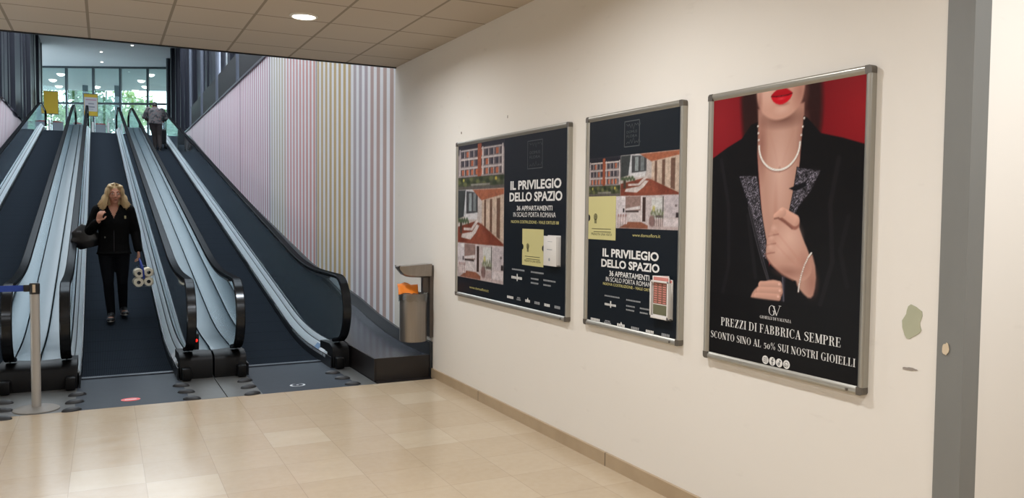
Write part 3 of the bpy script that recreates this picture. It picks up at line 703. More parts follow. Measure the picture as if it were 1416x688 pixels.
GL = {
 'I': (sstem(.09), .34), 'E': (sstem(.09)+R_(.2, .56, .96, 1)+R_(.2, .58, 0, .04)+R_(.2, .44, .50, .54)+R_(.53, .57, .76, 1)+R_(.55, .59, 0, .26)+R_(.42, .46, .40, .64), .66),
 'F': (sstem(.09)+R_(.2, .56, .96, 1)+R_(.2, .44, .50, .54)+R_(.53, .57, .76, 1)+R_(.42, .46, .40, .64), .62), 'L': (sstem(.09)+R_(.2, .56, 0, .04)+R_(.54, .58, 0, .28), .64),
 'P': (sstem(.09)+ga(.34, .74, .27, .26, -90, 90)+R_(.2, .35, .96, 1)+R_(.2, .35, .48, .525), .68),
 'R': (sstem(.09)+ga(.34, .75, .25, .25, -90, 90)+R_(.2, .35, .96, 1)+R_(.2, .35, .5, .545)+gs([(.36, .52), (.50, .36), (.56, .04), (.70, .02)], [.06, .15, .13, .03]), .74),
 'B': (sstem(.09)+ga(.34, .77, .22, .23, -90, 90)+ga(.34, .27, .27, .27, -90, 90)+R_(.2, .35, .96, 1)+R_(.2, .35, .5, .54)+R_(.2, .35, 0, .04), .70),
 'D': (sstem(.09)+ga(.32, .5, .42, .5, -90, 90)+R_(.2, .33, .955, 1)+R_(.2, .33, 0, .045), .82), 'O': (ga(.43, .5, .37, .51, 0, 360, n=40), .86),
 'C': (ga(.43, .5, .37, .51, 52, 308, n=34)+R_(.64, .68, .72, .98)+gs([(.66, .10), (.70, .22)], [.03, .03]), .76),
 'G': (ga(.43, .5, .37, .51, 52, 300, n=34)+R_(.64, .68, .72, .98)+R_(.58, .72, .03, .42)+R_(.52, .80, .40, .44), .84),
 'Z': (R_(.08, .60, .96, 1)+R_(.06, .62, 0, .04)+gs([(.52, .98), (.14, .02)], [.17, .17])+R_(.08, .12, .74, 1)+R_(.58, .62, 0, .28), .68),
 'T': (stem(.27)+ser(.345, 0, .34)+R_(.03, .66, .96, 1)+R_(.03, .07, .72, 1)+R_(.62, .66, .72, 1), .69), 'A': (gs([(.36, 1), (.12, 0)], [.045, .045])+gs([(.36, 1), (.62, 0)], [.12, .17])+R_(.2, .52, .32, .36)+ser(.12, 0, .24)+ser(.62, 0, .32), .76),
 'V': (gs([(.12, 1), (.37, 0)], [.17, .12])+gs([(.62, 1), (.38, 0)], [.045, .045])+ser(.12, 1, .32)+ser(.62, 1, .24), .74),
 'N': (R_(.12, .165, 0, 1)+R_(.64, .685, 0, 1)+gs([(.13, 1), (.66, 0)], [.18, .16])+ser(.14, 0, .26)+ser(.66, 1, .26)+ser(.10, 1, .2), .80),
 'M': (R_(.12, .165, 0, 1)+stem(.70)+gs([(.16, 1), (.44, .06)], [.17, .12])+gs([(.74, 1), (.45, .06)], [.05, .05])+ser(.14, 0, .26)+ser(.775, 0, .32)+ser(.12, 1, .2)+ser(.79, 1, .26), .94),
 'U': (stem(.12)[0:0]+R_(.12, .27, .3, 1)+R_(.62, .665, .3, 1)+ga(.392, .3, .272, .31, 180, 360)+ser(.19, 1, .32)+ser(.64, 1, .24), .78), 'S': (gs(Sc, Sw)+R_(.51, .54, .72, .98)+R_(.05, .08, .03, .30), .62),
 '5': (R_(.14, .175, .36, .70)+R_(.14, .48, .62, .72)+ga(.28, .22, .24, .27, -140, 120, .14, .04), .56), '0': (ga(.30, .33, .25, .34, 0, 360, .14, .05), .60),
 '%': (ga(.2, .72, .15, .24, 0, 360, .08, .035)+ga(.66, .26, .15, .24, 0, 360, .08, .035)+gs([(.68, 1), (.18, 0)], [.04, .04]), .86), ' ': ([], .30)}
def serif(body, name, parent, u0, u1, v0, v1, m, y):
    qs = []; x = 0
    for ch in body:
        g, adv = GL[ch]; qs += [[(p[0]+x, p[1]) for p in q] for q in g]; x += adv+.05
    a = min(p[0] for q in qs for p in q); b = max(p[0] for q in qs for p in q)
    me = bpy.data.meshes.new(name); vs = []; fs = []
    for n_, q in enumerate(qs):
        k_ = len(vs); vs += [(u0+(p[0]-a)/(b-a)*(u1-u0), y-.00002*(n_ % 7), v0+p[1]*(v1-v0)) for p in q]; fs.append(tuple(range(k_, k_+4)))
    me.from_pydata(vs, [], fs); me.materials.append(m); o = bpy.data.objects.new(name, me); C.objects.link(o); o.parent = parent; return o

# ------------------------------------------------------------------ poster artwork
def paste(cv, sub, u0, v0):
    i0, j0 = int(round(u0/cv.px)), int(round(v0/cv.px)); h, w_ = sub.c.shape[:2]
    h = min(h, cv.ny-j0); w_ = min(w_, cv.nx-i0); cv.c[j0:j0+h, i0:i0+w_] = sub.c[:h, :w_]
def sub(cv, u0, u1, v0, v1): return Canvas(u1-u0, v1-v0, 1/cv.px)
def art_building(c):
    W, H = c.W, c.H; c.fill((150, 140, 140)); c.rect(0, W, H*.8, H*1.1, (58, 58, 66), .05)
    c.poly([(0, H), (0, .78*H), (.3*W, .86*H), (.45*W, .7*H), (.6*W, .9*H), (W, .84*H), (W, H)], (34, 36, 44), .01)
    for k in range(3):
        v0 = H*(.30+.2*k)
        c.rect(.06*W, .95*W, v0+.145*H, v0+.18*H, (206, 196, 190)); c.rect(.06*W, .95*W, v0, v0+.145*H, (92, 84, 88))
        for q in range(8):
            u = W*(.09+.107*q); c.rect(u, u+.05*W, v0+.01*H, v0+.13*H, (188, 106, 74) if (q+k) % 3 == 0 or k == 0 else (58, 58, 66)); c.rect(u+.055*W, u+.065*W, v0, v0+.145*H, (214, 204, 198))
    for q in (.0, .44, .52, .93): c.rect(W*(q+.03), W*(q+.05), .3*H, .9*H, (224, 214, 208))
    c.rect(.45*W, .53*W, .27*H, .98*H, (158, 84, 58)); c.rect(0, W, 0, .27*H, (70, 78, 56)); c.rect(0, W, .0, .06*H, (96, 92, 86))
    for q in range(14): c.ell(W*(q+.4)/14, H*(.16+.06*math.sin(q*2.1)), W*.06, H*.07, (44, 56, 36) if q % 2 else (104, 110, 70), .6)
    c.ell(.13*W, .2*H, .03*W, .05*H, (196, 190, 90), .6); c.ell(.84*W, .2*H, .03*W, .05*H, (210, 190, 80), .6); c.rect(.3*W, .72*W, .07*H, .11*H, (150, 146, 138), .01)
def art_terrace(c):
    W, H = c.W, c.H; c.fill((196, 186, 180)); c.rect(0, .45*W, .5*H, H, (204, 206, 208)); c.poly([(0, H), (0, .45*H), (.14*W, .5*H), (.18*W, H)], (60, 66, 66))
    c.poly([(.2*W, .98*H), (.2*W, .55*H), (.46*W, .58*H), (.46*W, .94*H)], (70, 72, 74)); c.rect(.26*W, .32*W, .6*H, .94*H, (150, 160, 160)); c.rect(.36*W, .42*W, .6*H, .94*H, (120, 128, 128))
    c.poly([(.34*W, H), (W, H), (W, .88*H), (.56*W, .78*H)], (168, 100, 72)); c.poly([(.55*W, .80*H), (.55*W, .34*H), (W, .04*H), (W, .9*H)], (206, 184, 164))
    for a, b in ((.60, .64), (.72, .77), (.86, .93)): c.poly([(a*W, (.80+.1*(a-.55))*H), (a*W, (.34-.6*(a-.55))*H), (b*W, (.34-.6*(b-.55))*H), (b*W, (.8+.1*(b-.55))*H)], (112, 84, 70))
    c.poly([(0, 0), (0, .30*H), (.42*W, .42*H), (.56*W, .36*H), (W, .04*H), (W, 0)], (124, 62, 46)); c.poly([(.2*W, 0), (.5*W, .36*H), (.56*W, .36*H), (.7*W, 0)], (146, 78, 58), .02)
    c.poly([(.08*W, .10*H), (.30*W, .07*H), (.42*W, .20*H), (.50*W, .34*H), (.44*W, .36*H), (.34*W, .22*H), (.10*W, .17*H)], (216, 206, 200)); c.poly([(.14*W, .24*H), (.34*W, .24*H), (.48*W, .42*H), (.42*W, .43*H), (.32*W, .29*H), (.14*W, .29*H)], (214, 202, 196))
    c.rect(.18*W, .44*W, .45*H, .55*H, (222, 220, 220), .01); c.rect(.05*W, .1*W, .18*H, .40*H, (70, 60, 50), .01)
    for q in range(9): c.ell(W*(.02+.028*q), H*(.42+.03*math.sin(q*3)), W*.03, H*.06, (70, 88, 60), .7)
def art_kitchen(c):
    W, H = c.W, c.H; c.fill((206, 194, 192)); c.rect(.3*W, .8*W, .55*H, H, (150, 124, 116)); c.rect(0, .3*W, .4*H, H, (218, 210, 212)); c.poly([(.32*W, .55*H), (.32*W, .62*H), (.76*W, .70*H), (.76*W, .6*H)], (224, 216, 214))
    c.rect(.36*W, .76*W, .2*H, .56*H, (216, 206, 204)); c.rect(.3*W, .72*W, .5*H, .555*H, (70, 58, 56)); c.rect(.83*W, .93*W, .22*H, .96*H, (66, 50, 46)); c.rect(.78*W, .82*W, .2*H, H, (226, 216, 214))
    c.poly([(.1*W, 0), (.4*W, .2*H), (.8*W, .2*H), (W, .1*H), (W, 0)], (146, 92, 70)); c.rect(.05*W, .36*W, .12*H, .34*H, (224, 208, 206)); c.ell(.22*W, .95*H, .08*W, .07*H, (240, 236, 234), .3)
    for q in range(4): c.rect(W*(.06+.08*q), W*(.075+.08*q), 0, .4*H, (120, 96, 92)); c.ell(W*(.08+.08*q), .40*H, .03*W, .06*H, (168, 130, 124), .4)
    c.rect(.22*W, .27*W, .5*H, .62*H, (34, 30, 32))
def art_living(c):
    W, H = c.W, c.H; c.fill((202, 190, 188)); c.rect(.1*W, .52*W, .3*H, .95*H, (214, 214, 210)); c.rect(.47*W, .51*W, .18*H, .98*H, (84, 76, 74))
    for q in range(12): c.ell(W*(.1+.034*q), H*(.46+.08*math.sin(q*2.3)), W*.045, H*.1, (120, 128, 96), .8)
    c.ell(.18*W, .62*H, .07*W, .12*H, (196, 186, 104), .8); c.rect(.55*W, W, .35*H, .98*H, (198, 188, 190)); c.rect(.9*W, W, .36*H, .5*H, (48, 42, 44)); c.ell(.9*W, .7*H, .05*W, .05*H, (120, 110, 110), .4)
    c.poly([(0, 0), (0, .2*H), (.2*W, .3*H), (W, .34*H), (W, 0)], (196, 178, 174)); c.rect(.5*W, W, .08*H, .32*H, (218, 208, 208), .01); c.ell(.12*W, .24*H, .12*W, .2*H, (136, 108, 104), .3)
    for q in range(5): c.rect(W*(.2+.07*q), W*(.212+.07*q), .08*H, .4*H, (92, 80, 78))
    c.ell(.36*W, .38*H, .16*W, .05*H, (92, 84, 80), .4)
def photo_look(c):
    g = RNG.normal(0, 1, (c.ny//4+3, c.nx//4+3)); yy, xx = np.linspace(0, g.shape[0]-1.01, c.ny), np.linspace(0, g.shape[1]-1.01, c.nx); y0, x0 = yy.astype(int), xx.astype(int); fy, fx = (yy-y0)[:, None], (xx-x0)[None]
    lo = g[y0][:, x0]*(1-fy)*(1-fx)+g[y0+1][:, x0]*fy*(1-fx)+g[y0][:, x0+1]*(1-fy)*fx+g[y0+1][:, x0+1]*fy*fx
    c.c = np.clip((c.c*.84+np.array((70, 54, 52))*.12)*(1+.05*lo+.045*RNG.normal(0, 1, lo.shape))[..., None], 8, 232)
YT = -.0222                         # depth of the lettering in the frame
def coupon(root, u0, u1, v0, v1, notch_l=True, notch_r=True, ytxt=0):
    n = []; r = .022; vm = (v0+v1)/2
    n += [(u0, v0), (u1, v0)]
    if notch_r: n += [(u1-r*math.cos(q), vm+r*math.sin(q)) for q in [math.radians(-90+18*i) for i in range(11)]]
    n += [(u1, v1), (u0, v1)]
    if notch_l: n += [(u0+r*math.cos(q), vm-r*math.sin(q)) for q in [math.radians(-90+18*i) for i in range(11)]]
    mb = MB(); mb.add([(a, YT, b) for a, b in n], [tuple(range(len(n)))]); o = mb.build('coupon', M_COUP, root)
    w_ = u1-u0
    hv = MB(); hu, hz = u0+.27*w_, vm-.005
    hv.lathe([(.017, 0), (.021, 0), (.021, .0003), (.017, .0003)], (hu, YT-.0008, hz+.012), 18, 'y')
    for q in range(4): hv.box(hu-.012+.007*q, hu-.008+.007*q, YT-.0008, YT-.0005, hz-.03, hz+.03-.006*abs(q-1.5))
    hv.build('hand_icon', M_TD, o)
    for q in range(2): rects('small_print', o, [(u0+.14*w_+.02*q, u1-.16*w_, v0+.066-.018*q, v0+.070-.018*q)], M_TD, YT-.0006)
    text('PRENOTA UNA VISITA', 'lettering', o, u0+.12*w_, u1-.12*w_, v0+.026, v0+.042, M_TD, YT-.0006, .004)
    return o
def domus_logo(root, u0, u1, v0, v1, m):
    w_, h = u1-u0, v1-v0; t = .006
    o = rects('logo', root, [(u0, u0+t, v0, v1), (u1-t, u1, v0, v1), (u0, u1, v0, v0+t), (u0, u1, v1-t, v1)], m, YT)
    mb = MB()
    for s_, vv in ((1, v1-.02), (-1, v0+.02)):
        mb = MB()
        for q in range(5): uu = u0+w_*(.14+.18*q); mb.tube([(uu, YT, vv), (uu+.018, YT, vv-s_*.012*(1+q % 3)), (uu+.03, YT, vv-s_*.002)], .0018, 4)
        mb.v = [(a, YT-.0002, c) for a, b, c in mb.v]; mb.build('leaf_pattern', m, o)
    text('DOMUS', 'lettering', o, u0+.16*w_, u1-.16*w_, v0+.52*h, v0+.62*h, m, YT-.0004); text('FLORA', 'lettering', o, u0+.16*w_, u1-.16*w_, v0+.36*h, v0+.46*h, m, YT-.0004)
def partner_marks(root, spans, v0, h):
    for q, (a, b) in enumerate(spans):
        m = M_TW if q % 2 == 0 else M_TG
        if q == 2: MB().add([((a+b)/2-.012, YT, v0+h*.6), ((a+b)/2+.012, YT, v0+h*.6), ((a+b)/2, YT, v0+h*1.7)], [(0, 1, 2)]).build('partner_mark', m, root)
        n = max(4, int((b-a)/.014)); rects('partner_mark', root, [(a+(b-a)*i/n, a+(b-a)*(i+.72)/n, v0, v0+h*(.9 if q != 1 else .45)) for i in range(n)]+([(a+.01+(b-a-.02)*i/n, a+.01+(b-a-.02)*(i+.6)/n, v0+h*.6, v0+h*1.1) for i in range(n)] if q == 1 else []), m, YT)
def micro(root, spans, m, h=.012):
    for a, b, v in spans:
        n = max(3, int((b-a)/.013)); rects('small_print', root, [(a+(b-a)*i/n, a+(b-a)*(i+.7)/n, v, v+h) for i in range(n)], m, YT)

DARK = (27, 32, 38)
# the wide apartment poster
root, W, H, yp = poster(0, 'wide dark apartment poster with a column of photographs, farthest left of the three frames')
cv = Canvas(W-.02, H-.02, 150); cv.fill(DARK)
for fn, a in ((art_building, (.03, .655, .945, H-.03)), (art_terrace, (.03, .655, .475, .945)), (art_kitchen, (.03, .345, .185, .475)), (art_living, (.345, .655, .185, .475))):
    pass
UCOL = .96
for fn, a in ((art_building, (.035, UCOL, .945, H-.03)), (art_terrace, (.035, UCOL, .478, .945)), (art_kitchen, (.035, .53, .18, .478)), (art_living, (.53, UCOL, .18, .478))):
    s_ = sub(cv, *a); fn(s_); photo_look(s_); paste(cv, s_, a[0]-.01, a[2]-.01)
print_mesh(cv, 'print', root, .01, .01, yp)
text('IL PRIVILEGIO', 'lettering', root, 1.075, 1.857, .920, .990, M_TW, YT, .032); text('DELLO SPAZIO', 'lettering', root, 1.061, 1.872, .831, .901, M_TW, YT, .032)
text('36 APPARTAMENTI', 'lettering', root, 1.186, 1.735, .763, .799, M_TW, YT, .015); text('IN SCALO PORTA ROMANA', 'lettering', root, 1.13, 1.784, .714, .750, M_TW, YT)
text('NUOVA COSTRUZIONE - VIALE ORTLES 88', 'lettering', root, 1.093, 1.829, .666, .688, M_TO, YT, .01)
domus_logo(root, 1.352, 1.585, 1.07, 1.28, M_TB); coupon(root, 1.283, 1.614, .353, .626)
micro(root, [(1.115, 1.325, .303), (1.426, 1.623, .302), (1.427, 1.547, .253), (1.427, 1.545, .222), (1.62, 1.797, .256), (1.62, 1.729, .222)], M_TG)
rects('sponsor_mark', root, [(1.108+.02*i, 1.122+.02*i, .236, .256) for i in range(9)]+[(1.198, 1.212, .222, .277)], M_TW, YT)
partner_marks(root, [(1.037, 1.146), (1.2, 1.271), (1.343, 1.419), (1.488, 1.57), (1.636, 1.719), (1.784, 1.865)], .076, .022)
text('www.domusflora.it', 'lettering', root, .305, .692, .088, .11, M_TO, YT)
# the upright apartment poster
root, W, H, yp = poster(1, 'upright dark apartment poster with small photographs, middle of the three frames')
cv = Canvas(W-.02, H-.02, 230); cv.fill(DARK)
for fn, a in ((art_building, (.032, .392, .838, 1.086)), (art_terrace, (.392, W-.03, .838, 1.086)), (art_kitchen, (.352, .682, .64, .834)), (art_living, (.682, W-.03, .64, .834))):
    s_ = sub(cv, *a); fn(s_); photo_look(s_); paste(cv, s_, a[0]-.01, a[2]-.01)
print_mesh(cv, 'print', root, .01, .01, yp)
text('IL PRIVILEGIO', 'lettering', root, .206, .786, .456, .509, M_TW, YT, .032); text('DELLO SPAZIO', 'lettering', root, .194, .795, .390, .441, M_TW, YT, .032)
text('36 APPARTAMENTI', 'lettering', root, .286, .701, .338, .372, M_TW, YT, .015); text('IN SCALO PORTA ROMANA', 'lettering', root, .249, .745, .303, .331, M_TW, YT)
text('NUOVA COSTRUZIONE - VIALE ORTLES 88', 'lettering', root, .217, .79, .277, .294, M_TO, YT, .01)
domus_logo(root, .425, .583, 1.129, 1.287, M_TB); coupon(root, .034, .348, .562, .837, True, False)
micro(root, [(.238, .405, .206), (.474, .622, .202), (.474, .567, .166), (.474, .561, .142), (.615, .738, .166), (.615, .695, .141)], M_TG, .009)
rects('sponsor_mark', root, [(.24+.0142*i, .25+.0142*i, .150, .164) for i in range(9)]+[(.301, .312, .139, .181)], M_TW, YT)
partner_marks(root, [(.079, .189), (.237, .317), (.382, .465), (.53, .612), (.677, .755), (.826, .902)], .036, .018)
text('www.domusflora.it', 'lettering', root, .527, .797, .592, .611, M_TO, YT)
# the jewellery poster
root, W, H, yp = poster(2, 'tall poster of a person with red lips and black jacket, nearest of three frames')
cv = Canvas(W-.02, H-.02, 260); o_ = .01
SK = np.array((198, 152, 134.)); SKD = np.array((140, 92, 80.)); SKL = np.array((220, 180, 164.)); BLK = (19, 18, 20)
cv.fill((112, 18, 26)); cv.ell(.08, 1.22, .3, .45, (136, 30, 36), 1.); cv.ell(.95, 1.20, .30, .4, (146, 30, 36), 1.)
pt = lambda L_: [(a-o_, b-o_) for a, b in L_]
HAIR = (38, 20, 20)
cv.poly(pt([(.225, 1.40), (.245, 1.20), (.26, 1.10), (.42, 1.0), (.60, 1.0), (.735, 1.09), (.745, 1.25), (.73, 1.40)]), HAIR, .018, smooth=2)
for q in range(16): cv.line(pt([(.24+.012*q*.8, 1.37), (.25+.009*q, 1.24), (.27+.006*q, 1.10)]), .002, (62, 36, 32), .5)
for q in range(14): cv.line(pt([(.64+.007*q, 1.37), (.65+.007*q, 1.22), (.66+.006*q, 1.08)]), .002, (66, 34, 32), .5)
# neck and chest
cv.poly(pt([(.352, 1.26), (.355, 1.19), (.354, 1.06), (.36, .98), (.39, .76), (.43, .55), (.47, .50), (.60, .75), (.625, .98), (.624, 1.07), (.641, 1.187), (.64, 1.26)]), SK*.92, .006)
cv.ell(.49, .95, .09, .30, SKL*.97, 1., .75); cv.ell(.37, 1.08, .045, .22, SKD, 1., .8); cv.ell(.63, 1.07, .05, .2, SKD, 1., .75)
cv.ell(.50, 1.19, .17, .055, SKD*.8, .9, .85); cv.line(pt([(.43, 1.14), (.47, 1.05), (.485, .985)]), .007, SKD*1.2, .06); cv.line(pt([(.58, 1.14), (.54, 1.05), (.515, .985)]), .007, SKD*1.2, .06)
cv.ell(.50-o_, .955, .012, .02, SKD, 1., .6); cv.ell(.47, .75, .02, .18, SKD*1.2, 1., .3)
# lower face
cv.poly(pt([(.335, 1.42), (.343, 1.30), (.37, 1.245), (.43, 1.205), (.495, 1.194), (.56, 1.21), (.615, 1.25), (.638, 1.30), (.65, 1.42)]), SK, .006, smooth=2)
cv.ell(.40, 1.33, .09, .09, SKL, 1., .6); cv.ell(.495, 1.235, .06, .03, SKL, 1., .6); cv.ell(.605, 1.30, .06, .11, SKD*1.15, 1., .7); cv.ell(.50, 1.258, .05, .012, SKD, .9, .6); cv.ell(.35, 1.28, .025, .09, SKD, 1., .6)
LIP = np.array((196, 22, 36.))
cv.poly(pt([(.428, 1.312), (.462, 1.335), (.486, 1.344), (.500, 1.337), (.516, 1.344), (.540, 1.334), (.574, 1.311), (.54, 1.305), (.50, 1.309), (.46, 1.306)]), LIP*.86, .002, smooth=1)
cv.poly(pt([(.430, 1.311), (.46, 1.309), (.50, 1.304), (.545, 1.308), (.572, 1.311), (.548, 1.279), (.50, 1.264), (.455, 1.278)]), LIP, .002, smooth=1)
cv.ell(.50-o_, 1.284, .032, .008, (232, 96, 100), 1., .6); cv.line(pt([(.436, 1.311), (.47, 1.307), (.50, 1.3065), (.54, 1.3065), (.566, 1.311)]), .0025, (84, 8, 16))
cv.poly(pt([(.455, 1.40), (.47, 1.362), (.50, 1.352), (.53, 1.362), (.545, 1.40)]), SK*1.02, .008)
# jacket
cv.poly(pt([(0, 1.02), (.04, 1.045), (.14, 1.09), (.245, 1.128), (.305, 1.19), (.352, 1.20), (.352, 1.05), (.37, .90), (.40, .71), (.445, .56), (.455, .35), (.455, 0), (0, 0)]), BLK, .003)
cv.poly(pt([(1.02, 1.04), (.98, 1.048), (.86, 1.085), (.738, 1.115), (.66, 1.19), (.637, 1.20), (.622, 1.0), (.60, .84), (.567, .76), (.50, .62), (.445, .50), (.44, 0), (1.02, 0)]), BLK, .003)
for L_, cc in (([(.10, 1.03), (.16, .8), (.17, .5), (.13, .35)], (34, 32, 35)), ([(.84, 1.0), (.80, .8), (.82, .55), (.76, .36)], (36, 33, 36)), ([(.9, .75), (.86, .6), (.9, .45)], (32, 30, 33)), ([(.30, .75), (.33, .6), (.36, .45)], (33, 31, 34))): cv.line(pt(L_), .012, cc, .6)
# glittering lapels
for k_, P in enumerate(([(.229, .946), (.351, .941), (.366, .896), (.382, .799), (.403, .71), (.425, .63), (.430, .54), (.40, .55), (.36, .66), (.319, .763)], [(.606, .970), (.744, .951), (.69, .86), (.62, .79), (.584, .72), (.567, .775), (.585, .85)])):
    sd = cv.sd_poly(pt(P)); ins = sd < 0; g = RNG.random(cv.u.shape); g2 = np.sin(cv.u*160+6*np.sin(cv.v*60))*np.sin(cv.v*140+5*np.sin(cv.u*70))
    val = np.clip(52+70*(g > .72)*g+46*g2, 24, 190); col = np.stack([val*1.0, val*.95, val*1.04], -1); cv.c = np.where(ins[..., None], col, cv.c)
    cv.line(pt(P+[P[0]]), .0022, (26, 24, 28))
cv.poly(pt([(.56, .875), (.66, .905), (.665, .885), (.60, .86)]), (20, 20, 24), .002)
cv.line(pt([(.31, .80), (.36, .66), (.41, .535), (.45, .44), (.47, .36)]), .004, (58, 55, 60)); cv.line(pt([(.30, .79), (.35, .65), (.40, .525), (.445, .43)]), .0025, (96, 92, 98), .7)
cv.rect(.530-o_, .552-o_, .335, .46, (40, 38, 46)); cv.line(pt([(.535, .46), (.545, .35)]), .002, (120, 116, 126))
# hand that holds the lapel: wrist, back of the hand, curled fingers, thumb
cv.poly(pt([(.62, .50), (.70, .60), (.735, .50), (.725, .40), (.70, .375), (.655, .40), (.615, .44)]), SK*.92, .005, smooth=1); cv.ell(.70, .44, .05, .09, SKD*1.05, 1., .6)
cv.poly(pt([(.422, .555), (.430, .63), (.462, .70), (.474, .752), (.52, .772), (.56, .776), (.613, .73), (.65, .648), (.69, .583), (.715, .50), (.665, .45), (.60, .452), (.53, .475), (.46, .515)]), SK*.96, .004, smooth=2)
cv.ell(.56, .64, .10, .10, SKL, 1., .75); cv.ell(.50, .58, .07, .07, SKL, 1., .5); cv.ell(.66, .52, .06, .07, SKD*1.1, 1., .5); cv.ell(.56, .48, .12, .035, SKD*.95, 1., .6)
# folded forefinger over the top, thumb edge behind it, knuckles down the left edge
cv.cap(pt([(.60, .715)])[0], pt([(.515, .752)])[0], .030, .024, SKD*1.05, 0, .004); cv.cap(pt([(.602, .728)])[0], pt([(.525, .765)])[0], .027, .022, SK*1.04, .12, .003); cv.cap(pt([(.525, .765)])[0], pt([(.484, .745)])[0], .022, .016, SK*1.02, .1, .002)
cv.line(pt([(.475, .735), (.50, .738), (.54, .722), (.585, .69)]), .004, SKD*.85, .8); cv.ell(.505, .768, .018, .009, SKL, 1., .7)
for (u_, v_) in ((.452, .672), (.436, .628), (.430, .585)):
    cv.ell(u_+.012, v_+.008, .026, .022, SKL, 1., .55); cv.line(pt([(u_-.012, v_-.022), (u_+.022, v_-.014), (u_+.05, v_-.010)]), .0035, SKD, .6)
for L_ in ([(.48, .68), (.55, .62), (.63, .55)], [(.47, .63), (.54, .575), (.62, .52)]): cv.line(pt(L_), .006, SKD*1.3, .15)
cv.line(pt([(.425, .553), (.47, .512), (.53, .476), (.60, .452)]), .004, SKD*.9, .6)
# second hand at the hem
cv.poly(pt([(.325, .338), (.345, .38), (.385, .412), (.44, .44), (.485, .448), (.53, .436), (.538, .40), (.53, .365), (.47, .338)]), SK*.95, .004, smooth=1)
for q, (P, r) in enumerate((([(.40, .415), (.515, .425)], .019), ([(.39, .385), (.52, .395)], .020), ([(.37, .357), (.51, .366)], .018))): a, b = pt(P); cv.cap((a[0], a[1]-.005), (b[0], b[1]-.005), r, r*.9, SKD); cv.cap(a, b, r, r*.9, SK*.98, .12); cv.ell(b[0], b[1]+.003, .010, .008, (228, 186, 172), .5, .8)
cv.rect(0, W, 0, .338, (17, 16, 18), .01)
# necklace and bracelet stones
def stones(P, n, r):
    P = np.array(P); t = np.linspace(0, len(P)-1, n); uu = np.interp(t, range(len(P)), P[:, 0]); vv = np.interp(t, range(len(P)), P[:, 1])
    for i in range(n): cv.ell(uu[i]-o_, vv[i]-o_-.004, r*1.5, r*1.5, (120, 84, 74), .9, .5); 
    for i in range(n): cv.ell(uu[i]-o_, vv[i]-o_, r, r, (232, 228, 220), .5); cv.ell(uu[i]-o_, vv[i]-o_, r*.4, r*.4, (150, 146, 142), .5)
q_ = [math.radians(180+180*i/24) for i in range(25)]
stones([(.353, 1.18)]+[(.492+.128*math.cos(q), 1.085+.122*math.sin(q)) for q in q_]+[(.641, 1.19)], 74, .0068)
stones([(.702, .583), (.686, .565), (.664, .525), (.647, .48), (.636, .435), (.633, .405)], 24, .006)
print_mesh(cv, 'print', root, .01, .01, yp)
def gv_logo(root):
    qs = [[(p[0]*.052+.452, p[1]*.046+.277) for p in q] for q in ga(.43, .5, .40, .52, 40, 330, .10, .04, 36)+R_(.62, .72, .04, .46)+R_(.50, .84, .43, .47)+gs([(.62, .92), (1.0, .02)], [.12, .10])+gs([(1.38, 1.06), (1.0, .02)], [.04, .04])+ser(1.38, 1.08, .3)+ser(.62, .95, .3)]
    me = bpy.data.meshes.new('logo'); vs = []; fs = []
    for n_, q in enumerate(qs): k_ = len(vs); vs += [(p[0], YT-.00002*(n_ % 7), p[1]) for p in q]; fs.append(tuple(range(k_, k_+4)))
    me.from_pydata(vs, [], fs); me.materials.append(M_TW); o = bpy.data.objects.new('logo', me); C.objects.link(o); o.parent = root
gv_logo(root)
serif('GIOIELLI DI VALENZA', 'lettering', root, .397, .595, .2545, .2685, M_TW, YT)
serif('PREZZI DI FABBRICA SEMPRE', 'lettering', root, .123, .876, .185, .226, M_TW, YT)
serif('SCONTO SINO AL 50% SUI NOSTRI GIOIELLI', 'lettering', root, .049, .955, .113, .148, M_TW, YT)
M_TK = mat('black_print', (20, 20, 20), .5)
for q, u in enumerate((.439, .484, .528, .573)):
    ic = MB().add([(u+.0205*math.cos(2*math.pi*i/28), YT, .058+.0205*math.sin(2*math.pi*i/28)) for i in range(28)], [tuple(range(28))]).build('round_icon', M_TW, root)
    g = MB(); v = .058; Y2 = YT-.0004
    def ringq(cu, cv_, r0, r1, n=20, a0=0, a1=360): return [(cu+r*math.cos(math.radians(a0+(a1-a0)*i/n)), cv_+r*math.sin(math.radians(a0+(a1-a0)*i/n))) for r in (r0, r1) for i in range(n+1)]
    def addring(cu, cv_, r0, r1, a0=0, a1=360, n=20):
        P = ringq(cu, cv_, r0, r1, n, a0, a1); g.add([(a, Y2, b) for a, b in P], [(i, i+1, n+1+i+1, n+1+i) for i in range(n)])
    if q == 0:
        for a in ((u-.011, u+.011, v+.009, v+.011), (u-.011, u+.011, v-.011, v-.009), (u-.011, u-.009, v-.011, v+.011), (u+.009, u+.011, v-.011, v+.011)): g.box(a[0], a[1], Y2-.0001, Y2, a[2], a[3])
        addring(u, v, .0035, .0055)
    elif q == 1: g.box(u-.002, u+.0025, Y2-.0001, Y2, v-.018, v+.006); g.box(u-.007, u+.008, Y2-.0001, Y2, v-.001, v+.003); addring(u+.0075, v+.006, .0055, .0098, 90, 180, 10)
    elif q == 2: addring(u-.003, v-.006, .003, .0065); g.box(u+.001, u+.0045, Y2-.0001, Y2, v-.006, v+.013); addring(u+.0105, v+.014, .0055, .009, 180, 270, 8)
    else: addring(u, v, .010, .0125); g.add([(u-.012, Y2, v-.012), (u-.004, Y2, v-.011), (u-.011, Y2, v-.004)], [(0, 1, 2)]); addring(u+.001, v, .0035, .006, 150, 330, 8)
    g.build('icon_mark', M_TK, ic)

